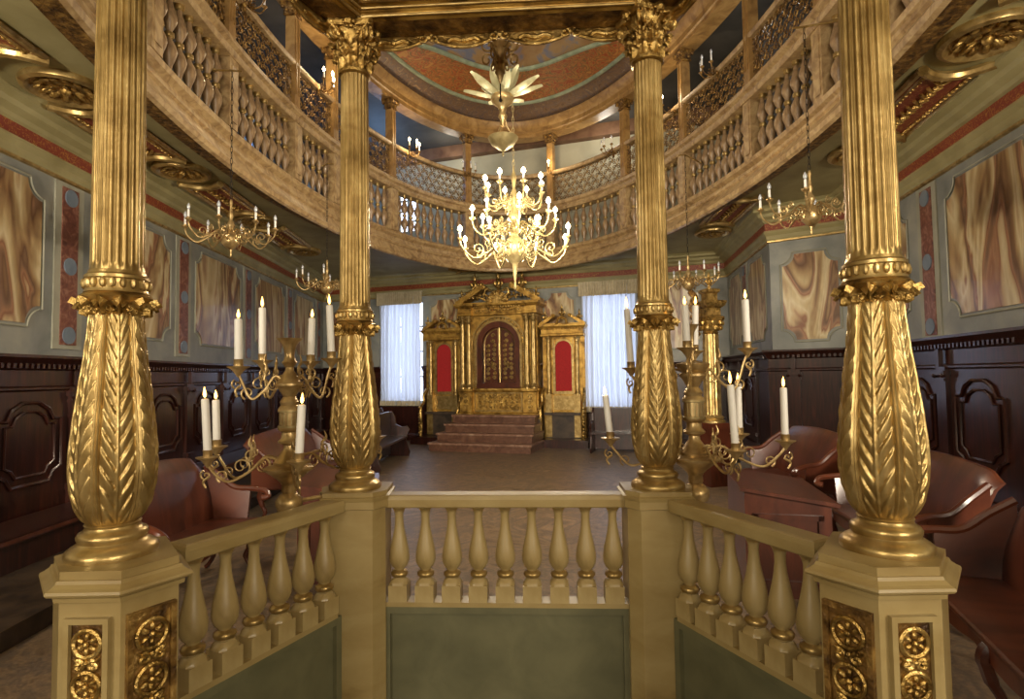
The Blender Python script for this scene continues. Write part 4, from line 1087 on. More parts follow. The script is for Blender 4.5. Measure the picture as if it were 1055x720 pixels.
sconce('unlit gilt sconce on the far gallery rail just left of the right front gilded column', 50, False)
sconce('unlit gilt sconce at the far pillar left behind the big chandelier', 107.5, False)
sconce('lit sconce at the right edge of the right front gilded column', 30.0, True, 1)
sconce('unlit three-armed sconce on the gallery rail at upper right', 18.3, False)
sconce('unlit gilt sconce at the top left of the gallery rail beside the canopy', 176, False)

# ------------------------------------------------------------------ gilded ark and its side seats
ARZ = math.atan2(SB.t.y, SB.t.x); SA = s_on(SB, .02)
def bx(m, x0, x1, y0, y1, z0, z1, mi=0): m.box(((x0+x1)/2, (y0+y1)/2, (z0+z1)/2), (x1-x0, y1-y0, z1-z0), mi)
def acorn(m, c, s, n=12):     # flaming urn finial
    m.lathe([(r*s, z*s) for r, z in [(.05, 0), (.055, .02), (.03, .05), (.025, .08), (.07, .13), (.09, .18), (.075, .22), (.04, .25), (.05, .27), (.03, .31), (.045, .35), (.02, .42), (.003, .47)]], n, c=c)
    for q in range(6):
        a = q*PI/3; m.add([(.03*s*x, .03*s*y, .05*s*z) for x, y, z in OCT], OCTF, mat=Matrix.Translation((c[0]+.085*s*math.cos(a), c[1]+.085*s*math.sin(a), c[2]+.2*s)))
def scrollwork(m, x0, x1, z0, z1, y, r, cell, seed=0):
    rnd = random.Random(seed); nx = max(1, int((x1-x0)/cell)); nz = max(1, int((z1-z0)/cell)); cw = (x1-x0)/nx; ch = (z1-z0)/nz
    for i in range(nx):
        for j in range(nz):
            cx = x0+cw*(i+.5); cz = z0+ch*(j+.5); sg = 1 if i*2 < nx else -1; ph = rnd.choice([0, 1.6, 3.1]); rr_ = min(cw, ch)*.46
            m.tube([(cx+sg*rr_*(1-.82*q/12)*math.cos(ph+q*.62), y, cz+rr_*(1-.82*q/12)*math.sin(ph+q*.62)) for q in range(13)], r, 5)
            m.ball((cx, y, cz), r*1.5, 6)
t = thing('torah_ark', 'tall carved gilded ark with arched double doors above the red steps', 'ark', SB.P(SA, 0, 0), ARZ)
F = -.62   # front plane
m = MB(); bx(m, -1.15, 1.15, F-.12, 0, .0, .74, 0); m.build('podium', 'wood_ark', t, smooth=False)
m = MB(); m.stack([(-1.08, F), (1.08, F), (1.08, -.02), (-1.08, -.02)], [(.03, .74), (.03, .80), (.0, .84), (-.0, 1.36), (.02, 1.38), (.04, 1.42), (.04, 1.46), (0, 1.47)])
for s in (-1, 1): m.stack([(s*.88-.17, F-.1), (s*.88+.17, F-.1), (s*.88+.17, F+.05), (s*.88-.17, F+.05)], [(.03, .74), (.03, .82), (0, .86), (0, 1.36), (.03, 1.4), (.03, 1.46)])
ped = m.build('pedestal', 'gold_ark', t, smooth=False)
m = MB(); scrollwork(m, -.58, .58, .92, 1.32, F-.012, .016, .13, 1)
for s in (-1, 1): scrollwork(m, s*.88-.11, s*.88+.11, .92, 1.32, F-.112, .014, .11, 2)
m.build('carved_relief', 'gold_carved', ped)
m = MB()
for (a, b, c, d) in ((-.66, .66, .87, .90), (-.66, .66, 1.33, 1.36), (-.66, -.63, .87, 1.36), (.63, .66, .87, 1.36)): bx(m, a, b, F-.03, F, c, d)
m.build('relief_frame', 'gold', ped, smooth=False)
# body with arched recess
m = MB(); ax, zs_, ze = .60, 2.62, 1.47
def arch(hw, zsp, z0, n=20): return [(hw, z0)]+[(hw*math.cos(PI*k/n), zsp+hw*math.sin(PI*k/n)) for k in range(n+1)]+[(-hw, z0)]
A1 = arch(ax, zs_, ze); out = [(1.05, ze)]+[(1.05 if math.cos(PI*k/20) > .3 else (-1.05 if math.cos(PI*k/20) < -.3 else 1.05*math.cos(PI*k/20)/.3), 3.40 if abs(math.cos(PI*k/20)) < .9 else 2.62+.78*math.sin(PI*k/20)/.44) for k in range(21)]+[(-1.05, ze)]
vs = []; n = len(A1)
for y in (F+.08, -.05):
    for P_ in (A1, out):
        for x, z in P_: vs.append((x, y, min(z, 3.4)))
fs = []
for i in range(n-1):
    fs.append((i, i+1, n+i+1, n+i)); fs.append((2*n+i+1, 2*n+i, 3*n+i, 3*n+i+1)); fs.append((i+1, i, 2*n+i, 2*n+i+1)); fs.append((n+i, n+i+1, 3*n+i+1, 3*n+i))
m.add(vs, fs)
body = m.build('ark_body', 'gold_ark', t, smooth=False)
def arch_ring(m, hw0, hw1, zsp, z0, y0, y1, mi=0, n=24):
    a = arch(hw0, zsp, z0, n); b = arch(hw1, zsp, z0, n); k = len(a); vs = [(x, y0, z) for x, z in a]+[(x, y0, z) for x, z in b]+[(x, y1, z) for x, z in a]+[(x, y1, z) for x, z in b]
    fs = []
    for i in range(k-1): fs += [(i, i+1, k+i+1, k+i), (i+1, i, 2*k+i, 2*k+i+1), (k+i, k+i+1, 3*k+i+1, 3*k+i)]
    fs += [(0, k, 3*k, 2*k), (k-1, 2*k-1, 4*k-1, 3*k-1)]
    m.add(vs, fs, mi)
m = MB(); arch_ring(m, .46, .60, 2.62, 1.47, F+.02, F+.2); bx(m, -.6, .6, F-.02, F+.2, 1.47, 1.60); m.build('arch_frame', 'wood_red', t, smooth=False)
m = MB(); arch_ring(m, .60, .66, 2.62, 1.5, F-.01, F+.1); arch_ring(m, .71, .75, 2.62, 1.5, F+.01, F+.1)
for k in range(22):
    a = PI*k/21; m.ball((.685*math.cos(a), F+.05, 2.62+.685*math.sin(a)), .028, 6)
for k in range(14):
    for s in (-1, 1): m.ball((s*.685, F+.05, 1.55+k*.078), .024, 6)
m.build('archivolt', 'gold', t)
for s in (-1, 1):
    m = MB(); A2 = [(0, 1.60), (s*.46, 1.60)]+[(s*.46*math.cos(PI/2*k/12), 2.62+.46*math.sin(PI/2*k/12)) for k in range(13)]
    if s < 0: A2 = A2[::-1]
    m.plate(A2, .03, mat=Matrix.Translation((0, F+.18, 0)))
    d = m.build('ark_door', 'wood_red', t, smooth=False)
    m = MB(); yy = F+.14
    m.tube([(s*.03, yy, 1.64), (s*.43, yy, 1.64), (s*.43, yy, 2.62)]+[(s*.43*math.cos(PI/2*k/10), yy, 2.62+.42*math.sin(PI/2*k/10)) for k in range(1, 10)]+[(s*.03, yy, 3.02)], .018, 6, closed=True)
    scrollwork(m, min(s*.07, s*.40), max(s*.07, s*.40), 1.68, 2.66, yy, .017, .115, 5); scrollwork(m, min(s*.07, s*.30), max(s*.07, s*.30), 2.66, 2.93, yy, .017, .115, 6)
    m.lathe([(.02, 0), (.035, .05), (.05, .09), (.03, .12), (.04, .15), (.02, .18)], 10, c=(s*.22, yy, 2.0))
    m.build('door_carving', 'gold', d)
m = MB(); m.tube([(0, F+.13, 1.62), (0, F+.13, 3.06)], .022, 8); m.build('door_meeting_bead', 'gold', t)
def pillar(m, x, y, z0, z1, r, nf=12):
    m.lathe([(r*1.4, z0), (r*1.4, z0+.03), (r*1.15, z0+.05), (r*1.3, z0+.08), (r*1.02, z0+.11), (r, z0+.13), (r*.98, (z0+z1)/2), (r*.9, z1)], nf*6, c=(x, y, 0), rf=lambda q, z, a: q-(.09*r*(.5+.5*math.cos(a*nf)) if z0+.12 < z < z1 else 0))
def cap(m, x, y, z, r, h):
    m.lathe([(r*.9, z), (r*1.1, z+.02), (r*.95, z+.04), (r*1.3, z+h*.6), (r*1.6, z+h)], 16, c=(x, y, 0))
    for q in range(8):
        a = q*PI/4; m.ball((x+r*1.35*math.cos(a), y+r*1.35*math.sin(a), z+h*.45), r*.35, 6); m.ball((x+r*1.6*math.cos(a+.4), y+r*1.6*math.sin(a+.4), z+h*.8), r*.33, 6)
for x in (-.98, -.80, .80, .98):
    m = MB(); pillar(m, x, F-.04, 1.46, 3.17, .068); cap(m, x, F-.04, 3.17, .066, .2); m.build('column', 'gold', t)
m = MB(); P_ = [(-1.08, F), (1.08, F), (1.08, -.02), (-1.08, -.02)]
m.stack(P_, [(.0, 3.38), (.02, 3.40), (.02, 3.44), (0, 3.46), (0, 3.58), (.04, 3.60), (.09, 3.65), (.10, 3.70), (.0, 3.71)])
for s in (-1, 1): m.stack([(s*.89-.19, F-.12), (s*.89+.19, F-.12), (s*.89+.19, F+.05), (s*.89-.19, F+.05)], [(.0, 3.38), (.02, 3.4), (.02, 3.44), (0, 3.46), (0, 3.58), (.04, 3.6), (.08, 3.65), (.09, 3.70)])
ent = m.build('entablature', 'gold_ark', t, smooth=False)
m = MB(); scrollwork(m, -.62, .62, 3.46, 3.58, F-.012, .012, .09, 9)
for k in range(30): bx(m, -1.02+k*.07, -.985+k*.07, F-.06, F, 3.585, 3.62)
m.build('dentils', 'gold_carved', ent)
m = MB()
for s in (-1, 1):     # raking cornices of the broken pediment
    poly = [(s*1.18, 3.71), (s*1.18, 3.78), (s*.42, 4.20), (s*.36, 4.16), (s*.40, 4.08), (s*.95, 3.76), (s*.95, 3.71)]
    if s > 0: poly = poly[::-1]
    m.plate(poly, .42, mat=Matrix.Translation((0, F+.35, 0)))
    bx(m, min(0, s*1.1), max(0, s*1.1), F+.05, F+.3, 3.69, 3.75)
    for k in range(9): bx(m, s*(.48+k*.07)-.015, s*(.48+k*.07)+.015, F-.05, F+.1, 4.07-k*.038, 4.12-k*.038)
    m.tube([(s*(.40+.07*(1-.8*q/14)*math.cos(q*.5+.5)), F-.04, 4.13+.07*(1-.8*q/14)*math.sin(q*.5+.5)) for q in range(15)], .022, 6)
m.build('pediment', 'gold_ark', t, smooth=False)
m = MB(); bx(m, -.2, .2, F, F+.3, 3.71, 3.95)
arch_ring(m, .18, .30, 3.72, 3.71, F-.05, F+.05)
for q in range(7):
    a = PI*q/6; m.ball((.24*math.cos(a), F-.05, 3.74+.24*math.sin(a)), .05, 8)
for s in (-1, 1):
    m.tube(smooth_path([(s*.12, F-.05, 3.80), (s*.32, F-.06, 3.95), (s*.28, F-.06, 4.08), (s*.16, F-.05, 4.02)], 5), .03, 7); m.tube(smooth_path([(s*.3, F-.05, 3.78), (s*.48, F-.07, 3.86), (s*.55, F-.05, 3.80)], 5), .028, 7)
    m.ball((s*.35, F-.05, 3.86), .05, 8)
for s in (-1, 1):
    for q in range(6):
        m.tube([(s*(.42+q*.105)+.055*(1-.8*k/12)*math.cos(k*.6+q), F-.04, 4.19-q*.052+.055*(1-.8*k/12)*math.sin(k*.6+q)) for k in range(13)], .02, 6)
        m.ball((s*(.36+q*.1), F-.03, 3.8+.02*math.sin(q*2)+(.14-.02*q)), .045, 7)
m.build('crest_carving', 'gold_carved', t)
for (x, z, s) in ((0, 3.98, 1.25), (-.66, 3.98, 1.2), (.66, 3.98, 1.2), (-1.04, 3.74, .8), (1.04, 3.74, .8)):
    m = MB(); acorn(m, (x, F+.08, z), s); m.build('urn_finial', 'gold_carved', t)

def side_seat(label, sx):
    t = thing('ark_side_seat', label, 'seat', SB.P(SA+sx, 0, 0), ARZ, 'gilded high-backed seats flanking the ark')
    D = -.55; w = .55
    m = MB(); bx(m, -.72, .72, D-.42, -.01, 0, .16); bx(m, -.74, .74, D-.44, -.01, .16, .2); m.build('dais', 'wood', t, smooth=False)
    m = MB(); bx(m, -w, w, -.30, -.02, .2, 2.85); m.build('back', 'gold_ark', t, smooth=False)
    m = MB(); A2 = [(.21, 1.38)]+[(.21*math.cos(PI*k/16), 2.46+.21*math.sin(PI*k/16)) for k in range(17)]+[(-.21, 1.38)]
    m.plate(A2[::-1], .03, mat=Matrix.Translation((0, -.30, 0))); o = m.build('red_back_panel', 'red', t, smooth=False); o['label'] = 'scarlet arched cloth panel'
    m = MB(); arch_ring(m, .215, .255, 2.46, 1.36, -.345, -.29); bx(m, -.26, .26, -.35, -.29, 1.30, 1.37)
    for s in (-1, 1):
        bx(m, s*.26-.012, s*.26+.012, -.34, -.29, 1.3, 2.7)
    m.build('niche_moulding', 'gold', t, smooth=False)
    for s in (-1, 1):
        m = MB(); pillar(m, s*.37, -.40, 1.30, 2.62, .05); cap(m, s*.37, -.40, 2.62, .05, .16); bx(m, s*.37-.08, s*.37+.08, -.48, -.3, .22, 1.30); m.build('column', 'gold', t)
        m = MB()
        pts = smooth_path([(s*.53, -.32, 1.45), (s*.55, -.48, 1.30), (s*.53, -.52, 1.10), (s*.55, -.66, .98), (s*.53, -.70, .70), (s*.55, -.64, .45), (s*.54, -.70, .2)], 6)
        m.tube(pts, .04, 8)
        for q in range(9): m.ball((s*.56, -.70+.02*math.sin(q*2), .28+q*.085), .045, 7)
        m.build('arm_scroll', 'gold_carved', t)
    m = MB(); bx(m, -.46, .46, D-.05, -.3, .78, .84); bx(m, -.42, .42, D+.1, -.3, .2, .78); m.build('seat', 'wood_ark', t, smooth=False)
    m = MB(); bx(m, -.38, .38, -.34, -.29, .9, 1.26); m.build('lower_back_panel', 'gold', t, smooth=False)
    m = MB(); m.stack([(-w, -.46), (w, -.46), (w, -.02), (-w, -.02)], [(0, 2.78), (.02, 2.80), (.02, 2.84), (0, 2.86), (0, 2.96), (.03, 2.98), (.07, 3.04), (.07, 3.08), (0, 3.09)])
    for k in range(14): bx(m, -.5+k*.075, -.465+k*.075, -.5, -.44, 2.965, 3.0)
    m.build('entablature', 'gold_ark', t, smooth=False)
    m = MB()
    for s in (-1, 1):
        poly = [(s*.6, 3.09), (s*.6, 3.13), (s*.2, 3.36), (s*.17, 3.31), (s*.45, 3.12), (s*.45, 3.09)]
        if s > 0: poly = poly[::-1]
        m.plate(poly, .25, mat=Matrix.Translation((0, -.22, 0)))
        bx(m, min(0, s*.5), max(0, s*.5), -.45, -.24, 3.07, 3.12)
        m.tube([(s*(.22+.05*(1-.8*q/14)*math.cos(q*.5+.5)), -.49, 3.3+.05*(1-.8*q/14)*math.sin(q*.5+.5)) for q in range(15)], .02, 6)
    for q in range(9):
        a = PI*q/8; m.ball((.13*math.cos(a), -.46, 3.12+.15*math.sin(a)), .04, 7)
    m.build('pediment', 'gold_ark', t)
    for (x, z, s) in ((0, 3.22, .85), (-.45, 3.14, .72), (.45, 3.14, .72)):
        m = MB(); acorn(m, (x, -.4, z), s); m.build('urn_finial', 'gold_carved', t)
side_seat('gilded seat with red arched back panel left of the ark', -1.68)
side_seat('gilded seat with red arched back panel right of the ark', 1.68)
# steps
t = thing('ark_steps', 'four reddish marble steps leading up to the gilded ark', 'steps', SB.P(SA, 0, 0), ARZ)
for k in range(4):
    z1 = .20*(k+1); y0 = F-.14-.34*(3-k)-.34
    w = 1.10+.06*(3-k)
    m = MB(); bx(m, -w, w, y0+.03, F-.13, z1-.20, z1-.045, 0); bx(m, -w-.03, w+.03, y0, F-.13, z1-.045, z1, 1); m.build('step', ['steps', 'stair_top'], t, smooth=False)

# ------------------------------------------------------------------ curtains
def curtain(label, seg, s0, s1, z0, z1):
    t = thing('curtain', label, 'curtain', seg.P((s0+s1)/2, 0, z0), math.atan2(seg.t.y, seg.t.x), 'sheer curtains either side of the ark')
    W = s1-s0
    for k, (a, b) in enumerate(((-W/2, .02), (.0, W/2))):
        mb = MB(); n = 90; rows = 14; vs = []
        for i in range(rows+1):
            z = (z1-z0)*i/rows
            for j in range(n+1):
                q = j/n; x = a+(b-a)*q; f = 1+.35*(1-i/rows)
                y = -.20+.03*f*math.sin(q*2*PI*5.5+.8*math.sin(i*.3)+k)+.018*math.sin(q*2*PI*2.3+i*.12)-.012*k
                vs.append((x+.006*math.sin(i*.8+q*9), y, z))
        mb.add(vs, [(i*(n+1)+j, i*(n+1)+j+1, (i+1)*(n+1)+j+1, (i+1)*(n+1)+j) for i in range(rows) for j in range(n)])
        mb.build('curtain_panel', 'curtain', t)
        mb = MB(); vs = []
        for i in range(2):
            for j in range(n+1):
                q = j/n; vs.append((a+(b-a)*q, -.215+.042*math.sin(q*2*PI*5.5+k)-.012*k, -.02+.14*i))
        mb.add(vs, [(j, j+1, n+2+j, n+1+j) for j in range(n)]); mb.build('hem_band', 'valance', t)
    mb = MB(); vs = []; n = 140
    for i in range(4):
        for j in range(n+1):
            q = j/n; vs.append((-W/2-.07+(W+.14)*q, -.27-.022*math.sin(q*2*PI*22)*(1.3-i*.3), z1-z0-.30+.36*i/3))
    mb.add(vs, [(i*(n+1)+j, i*(n+1)+j+1, (i+1)*(n+1)+j+1, (i+1)*(n+1)+j) for i in range(3) for j in range(n)]); mb.build('valance', 'valance', t)
    mb = MB(); mb.tube([(-W/2-.08, -.24, z1-z0+.05), (W/2+.08, -.24, z1-z0+.05)], .02, 8); mb.build('curtain_rod', 'valance', t)
curtain('pair of white sheer curtains with valance over the window left of the ark', SB, WL-.66, WL+.66, 1.0, 4.16)
curtain('pair of white sheer curtains with valance over the window right of the ark', SB, WR-.70, WR+.70, .86, 4.10)

# ------------------------------------------------------------------ gilded pillar by the right wall
t = thing('gilded_pillar', 'tall slim gilded pillar with stacked mouldings near the projecting right wall corner', 'pillar', (3.35, 9.2, 0), R(15))
m = MB(); bx(m, -.2, .2, -.2, .2, 0, .9); bx(m, -.23, .23, -.23, .23, .9, 1.0); m.build('plinth', 'wood_red', t, smooth=False)
m = MB(); pillar(m, 0, 0, 1.0, 2.42, .14, 14); m.build('shaft', 'gold', t)
m = MB(); cap(m, 0, 0, 2.42, .12, .22); q = [(-.13, -.13), (.13, -.13), (.13, .13), (-.13, .13)]
m.stack(q, [(0, 2.62), (.03, 2.65), (.03, 2.70), (-.01, 2.72), (-.01, 2.84), (.04, 2.88), (.06, 2.93), (.06, 2.96), (-.04, 2.97), (-.04, 3.08), (-.01, 3.11), (-.01, 3.15), (-.07, 3.17)])
acorn(m, (0, 0, 3.17), .6); m.build('capital', 'gold_carved', t)
m = MB(); m.tube(smooth_path([(-.22, 0, 2.4), (-.32, 0, 2.55), (-.22, 0, 2.7), (-.34, 0, 2.85), (-.26, 0, 3.0), (-.36, 0, 3.12)], 6), .05, 7)
for k in range(8): m.ball((-.30+.04*math.sin(k*1.7), -.04, 2.42+k*.09), .055, 7)
m.build('side_scroll', 'gold_dark', t)

# ------------------------------------------------------------------ benches
def arm_plate(prof, th, mat_): m = MB(); m.plate(prof, th, mat=mat_); return m
def rococo_bench(label, x, y, rz, L, mat='wood_red', group='curved mahogany benches'):
    """long bench: local x along the length, front faces -y"""
    t = thing('bench', label, 'bench', (x, y, 0), rz, group)
    D = .52; zs = .46
    m = MB(); vs = []; n = 30; rows = 10                     # curved back with rolled top
    for side in (0, 1):
        for i in range(rows+1):
            q = i/rows; z = zs-.04+.62*q; yy = .16*q*q+(.028 if side else 0)-(0 if q < .9 else (q-.9)*-.25)
            for j in range(n+1):
                u = j/n; xx = -L/2+L*u; sw = .05*math.sin(PI*u)*q-.07*math.exp(-((u-.0)/.05)**2)*q-.07*math.exp(-((u-1)/.05)**2)*q
                vs.append((xx, yy+D/2-.08, z+sw))
    k = (rows+1)*(n+1); fs = [(i*(n+1)+j, i*(n+1)+j+1, (i+1)*(n+1)+j+1, (i+1)*(n+1)+j) for i in range(rows) for j in range(n)]
    fs += [tuple(a+k for a in f[::-1]) for f in fs]
    ed = list(range(n+1))+[i*(n+1)+n for i in range(1, rows+1)]+[rows*(n+1)+j for j in range(n-1, -1, -1)]+[i*(n+1) for i in range(rows-1, 0, -1)]
    fs += [(ed[i], ed[(i+1) % len(ed)], ed[(i+1) % len(ed)]+k, ed[i]+k) for i in range(len(ed))]
    m.add(vs, fs); m.build('backrest', mat, t)
    m = MB(); m.stack([(-L/2, -D/2), (L/2, -D/2), (L/2, D/2-.04), (-L/2, D/2-.04)], [(-.02, zs-.05), (0, zs-.045), (.012, zs-.02), (.012, zs-.008), (0, zs)]); m.build('seat', mat, t, smooth=False)
    m = MB(); prof = [(-L/2+.03, zs-.05)]
    K = 40
    for q in range(K+1):
        u = q/K; prof.append((-L/2+.03+(L-.06)*u, zs-.11-.045*abs(math.sin(u*PI*L*1.3))))
    prof.append((L/2-.03, zs-.05)); m.plate(prof[::-1], .03, mat=Matrix.Translation((0, -D/2+.05, 0))); m.build('skirt', mat, t, smooth=False)
    for s in (-1, 1):                                         # swept arms
        m = MB(); A = [Vector((s*L/2, D/2+.02, zs+.50)), Vector((s*(L/2+.02), D/2-.12, zs+.40)), Vector((s*(L/2+.03), 0, zs+.29)), Vector((s*(L/2+.05), -D/2+.10, zs+.27)), Vector((s*(L/2+.09), -D/2-.02, zs+.24)), Vector((s*(L/2+.07), -D/2-.06, zs+.19)), Vector((s*(L/2+.04), -D/2-.01, zs+.18))]
        top = smooth_path(A, 5); m.tube(top, .028, 8)
        vs = []
        tp = smooth_path(A[:4], 6)
        for p in tp: vs += [(p.x-s*.015, p.y, p.z), (p.x+s*.015, p.y, p.z), (s*(L/2)-s*.02, p.y, zs-.01), (s*(L/2)+s*.012, p.y, zs-.01)]
        nn = len(tp); fs = []
        for i in range(nn-1): a = i*4; fs += [(a, a+4, a+6, a+2), (a+1, a+3, a+7, a+5), (a, a+1, a+5, a+4), (a+2, a+6, a+7, a+3)]
        fs += [(0, 2, 3, 1), ((nn-1)*4, (nn-1)*4+1, (nn-1)*4+3, (nn-1)*4+2)]
        m.add(vs, fs); m.build('armrest', mat, t)
    nl = max(2, int(round(L/1.1))+1)
    for i in range(nl):
        for yy in (-D/2+.06, D/2-.1):
            xx = -L/2+.08+(L-.16)*i/(nl-1)
            m = MB(); f = -1 if yy < 0 else 1
            m.tube(smooth_path([(xx, yy, zs-.05), (xx, yy+f*.045, zs-.13), (xx, yy+f*.02, zs-.25), (xx, yy-f*.02, .12), (xx, yy+f*.03, .035), (xx, yy+f*.055, .018)], 5), [.04]*3+[.042]*4+[.034]*4+[.026]*5+[.02]*4+[.022]*5+[.02], 8)
            m.build('leg', mat, t)
    return t
rococo_bench('reddish mahogany bench with swept arms seen over the left side railing of the pulpit', -2.72, 4.95, R(90)-.08, 1.35)
rococo_bench('mahogany bench farther up the left aisle behind the left candelabrum', -2.9, 8.3, R(90), 2.2)
rococo_bench('long reddish mahogany bench at the bottom right corner of the photo', 2.66, 2.86, R(-110.4), 1.85)
rococo_bench('mahogany bench with rounded arms behind the right near gilded column', 3.35, 4.95, R(-100), 1.6)
rococo_bench('smaller mahogany bench beyond the reading desk on the right', 3.55, 7.2, R(-92), 1.5)
# reading desk right of the right candelabrum
t = thing('reading_desk', 'low mahogany desk with sloping lid between the right candelabrum and the benches', 'desk', (2.36, 5.05, 0), R(-14))
m = MB(); m.add([(-.32, -.5, .0), (.32, -.5, 0), (.32, .5, 0), (-.32, .5, 0), (-.32, -.5, .84), (.32, -.5, .74), (.32, .5, .74), (-.32, .5, .84)], [(3, 2, 1, 0), (4, 5, 6, 7), (0, 1, 5, 4), (1, 2, 6, 5), (2, 3, 7, 6), (3, 0, 4, 7)]); m.build('desk_body', 'wood_red', t, smooth=False)
m = MB(); m.add([(-.36, -.55, .845), (.37, -.55, .735), (.37, .55, .735), (-.36, .55, .845), (-.36, -.55, .875), (.37, -.55, .765), (.37, .55, .765), (-.36, .55, .875)], [(3, 2, 1, 0), (4, 5, 6, 7), (0, 1, 5, 4), (1, 2, 6, 5), (2, 3, 7, 6), (3, 0, 4, 7)]); m.build('sloping_lid', 'wood_red', t, smooth=False)
m = MB()
for (x0, x1, z0, z1) in ((-.26, .26, .62, .66), (-.26, .26, .1, .14), (-.26, -.22, .1, .66), (.22, .26, .1, .66)): bx(m, x0, x1, -.52, -.5, z0, z1)
m.build('door_frame', 'wood_red', t, smooth=False)

dk = t
def copy_desk(x, y, rz, lab):
    return dup(dk, (x, y, 0), rz, lab)
copy_desk(-1.62, 5.6, R(12), 'mahogany desk half hidden between the left candelabrum and the front left post')
# fixed stalls along both side walls
def stall(label, seg, s0, s1, depth, mat='wood', foot=.35):
    t = thing('wall_stall', label, 'bench', seg.P((s0+s1)/2, 0, 0), math.atan2(seg.t.y, seg.t.x), 'fixed dark benches along the walls')
    L = s1-s0
    m = MB(); bx(m, -L/2, L/2, -depth, -.14, .42, .45); bx(m, -L/2, L/2, -depth-.02, -depth+.02, .40, .45); o = m.build('seat', mat, t, smooth=False)
    m = MB(); bx(m, -L/2, L/2, -depth-.024, -depth-.016, .415, .447); m.build('seat_edge', 'wood_red', t, smooth=False)
    m = MB(); bx(m, -L/2, L/2, -depth+.06, -.14, .14, .42); m.build('bench_box', mat, t, smooth=False)
    m = MB(); bx(m, -L/2, L/2, -depth-foot, -.14, 0, .14); m.build('footboard', 'wood_ark', t, smooth=False)
stall('long dark walnut bench with footboard fixed along the left wall', SL, -1.6, SL.L-2.2, .72, foot=.85)
stall('dark walnut bench fixed along the right wall behind the mahogany benches', SRN, .3, SRN.L-.1, .6)
stall('dark walnut bench fixed under the projecting corner on the right', SRF, .9, SRF.L-.3, .6)

# pews to the left of the ark
def pew(label, x, y, L, rz):
    t = thing('pew', label, 'pew', (x, y, 0), rz, 'dark pews left of the ark')
    m = MB(); bx(m, -L/2, L/2, .16, .19, .05, .98); bx(m, -L/2, L/2, .14, .23, .98, 1.01); m.build('back', 'wood', t, smooth=False)
    m = MB(); bx(m, -L/2, L/2, -.24, .16, .42, .46); m.build('seat', 'wood', t, smooth=False)
    for s in (-1, 1):
        pr = [(-.26, 0), (.22, 0), (.24, .12), (.20, .3), (.23, .45), (.2, .7), (.23, .98), (.13, 1.02), (.06, .9), (.04, .72), (-.1, .66), (-.22, .68), (-.28, .6), (-.22, .5), (-.2, .36), (-.25, .2), (-.29, .1)]
        m = MB(); M = Matrix.Translation((s*L/2, 0, 0)) @ Matrix.Rotation(PI/2, 4, 'Z'); m.plate(pr, .04, mat=M); m.build('end_panel', 'wood', t, smooth=False)
pew('dark pew end-on at left of the ark, nearest the left curtain', -3.15, 13.4, 2.6, R(90)-.06)
pew('lower dark carved pew standing in front of the left curtain toward the hall', -2.55, 11.9, 2.4, R(90)-.06)
pew('dark pew below the right curtain beside the ark', 2.9, 13.0, 1.9, R(-18.8))

# ------------------------------------------------------------------ lights
def point(loc, w, rad=.08, c=(1, .78, .5)):  # serves the lit bulbs and also added fill points without a fixture
    l = bpy.data.lights.new('lamp', 'POINT'); l.energy = w; l.shadow_soft_size = rad; l.color = c
    o = bpy.data.objects.new('lamp', l); col.objects.link(o); o.location = loc; return o
def area(loc, tgt, w, sx, sy, c):  # added warm fill from behind the camera; no windows modelled there
    l = bpy.data.lights.new('window_light', 'AREA'); l.shape = 'RECTANGLE'; l.size = sx; l.size_y = sy; l.energy = w; l.color = c
    o = bpy.data.objects.new('window_light', l); col.objects.link(o); o.location = loc
    o.rotation_euler = (Vector(tgt)-Vector(loc)).to_track_quat('-Z', 'Y').to_euler(); return o
WARM = (1, .88, .70)
area((-3.2, -3.6, 3.2), (0.3, 6, 2.0), 170, 1.6, 2.4, WARM)
area((3.2, -3.6, 3.2), (-.3, 6, 2.0), 210, 1.6, 2.4, WARM)
area((0, -3.4, 6.6), (0, 9, 5.0), 420, 4, 1.6, WARM)
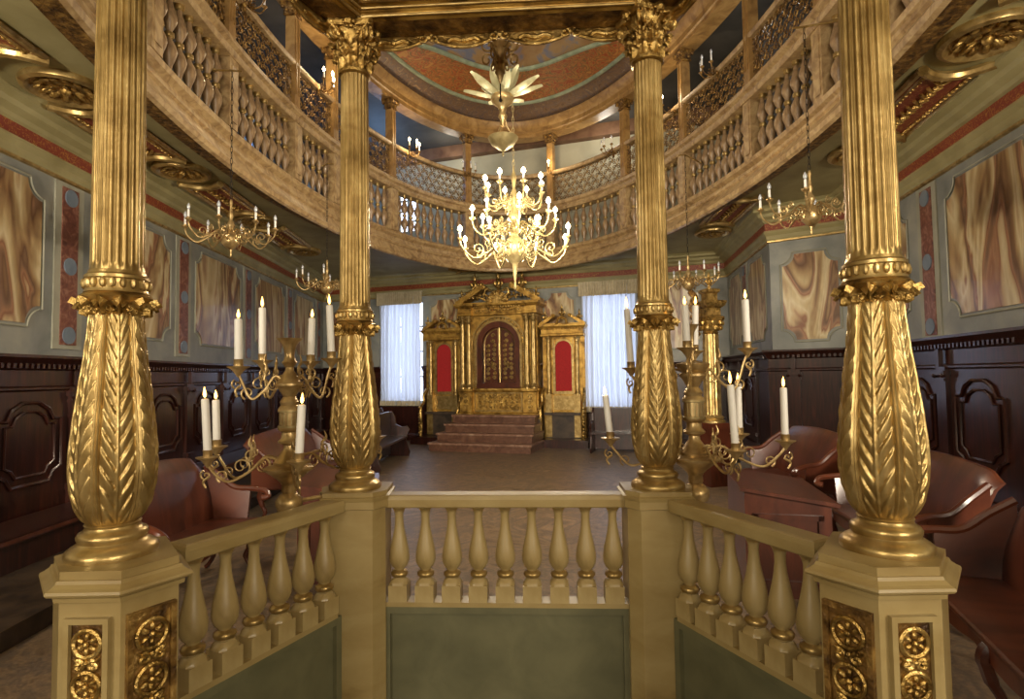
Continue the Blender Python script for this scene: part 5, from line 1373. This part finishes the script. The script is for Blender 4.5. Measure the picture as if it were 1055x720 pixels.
def spot(loc, tgt, w, ang, c=WARM, rad=.35):  # added spot that brightens the side aisles, not a fixture of the hall
    l = bpy.data.lights.new('flood_lamp', 'SPOT'); l.energy = w; l.spot_size = R(ang); l.spot_blend = .6; l.shadow_soft_size = rad; l.color = c
    o = bpy.data.objects.new('flood_lamp', l); col.objects.link(o); o.location = loc
    o.rotation_euler = (Vector(tgt)-Vector(loc)).to_track_quat('-Z', 'Y').to_euler()
spot((-3.7, -1.6, 2.4), (-4.0, 8, 4.4), 1700, 84); spot((3.6, -1.6, 2.4), (4.0, 8, 4.4), 1500, 84)
[point((.14+.76*math.cos(.35+PI/8+k*PI/4), 7.0+.76*math.sin(.35+PI/8+k*PI/4), EYE+1.75), 52, .015, (1, .86, .66)) for k in range(8)]; point((0, -2.6, 2.2), 70, .3, (1, .86, .66))  # ring: chandelier bulbs; last point: added fill for the rear wall and reflections
for a, w in ((158, 30), (129.5, 30), (72, 18), (31, 18)):
    p = EP(1, R(a), -.34, ZS+.3); point(p, w, .04)
for x, y, z in ((-3.9, 7.5, 7.2), (4.4, 8.5, 7.2)): point((x, y, z), 30, .2, (.95, .93, .9))  # added fill points for the side galleries, no lamps hang here
point((-1.4, 15.1, 7.7), 22, .2, (1, .92, .78)); point((2.6, 13.8, 7.7), 26, .2, (1, .92, .78)); point((-3.3, 14.9, 7.5), 60, .2, (.3, .55, 1))  # added fill: two brighten the far gallery wall, blue one imitates window daylight

w = bpy.data.worlds.new('World'); sc.world = w; w.use_nodes = True
w.node_tree.nodes['Background'].inputs[0].default_value = (.5, .6, .8, 1); w.node_tree.nodes['Background'].inputs[1].default_value = .3

# ------------------------------------------------------------------ camera
cd = bpy.data.cameras.new('camera'); cam = bpy.data.objects.new('camera', cd); col.objects.link(cam)
cd.sensor_width = 36; cd.lens = 36*586/1055; cd.clip_start = .05; cd.clip_end = 100
fw = Vector((.01273, .99889, .04536)); rx = Vector((.99983, -.01211, -.01395)); up = Vector((.01338, -.04553, .99887))
cam.matrix_world = Matrix(((rx.x, up.x, -fw.x, 0), (rx.y, up.y, -fw.y, 0), (rx.z, up.z, -fw.z, EYE), (0, 0, 0, 1)))
sc.camera = cam
sc.view_settings.view_transform = 'Standard'; sc.view_settings.look = 'None'; sc.view_settings.exposure = -.08; sc.view_settings.gamma = 1
sc.view_settings.use_curve_mapping = False
sc.cycles.use_denoising = True; sc.cycles.max_bounces = 6
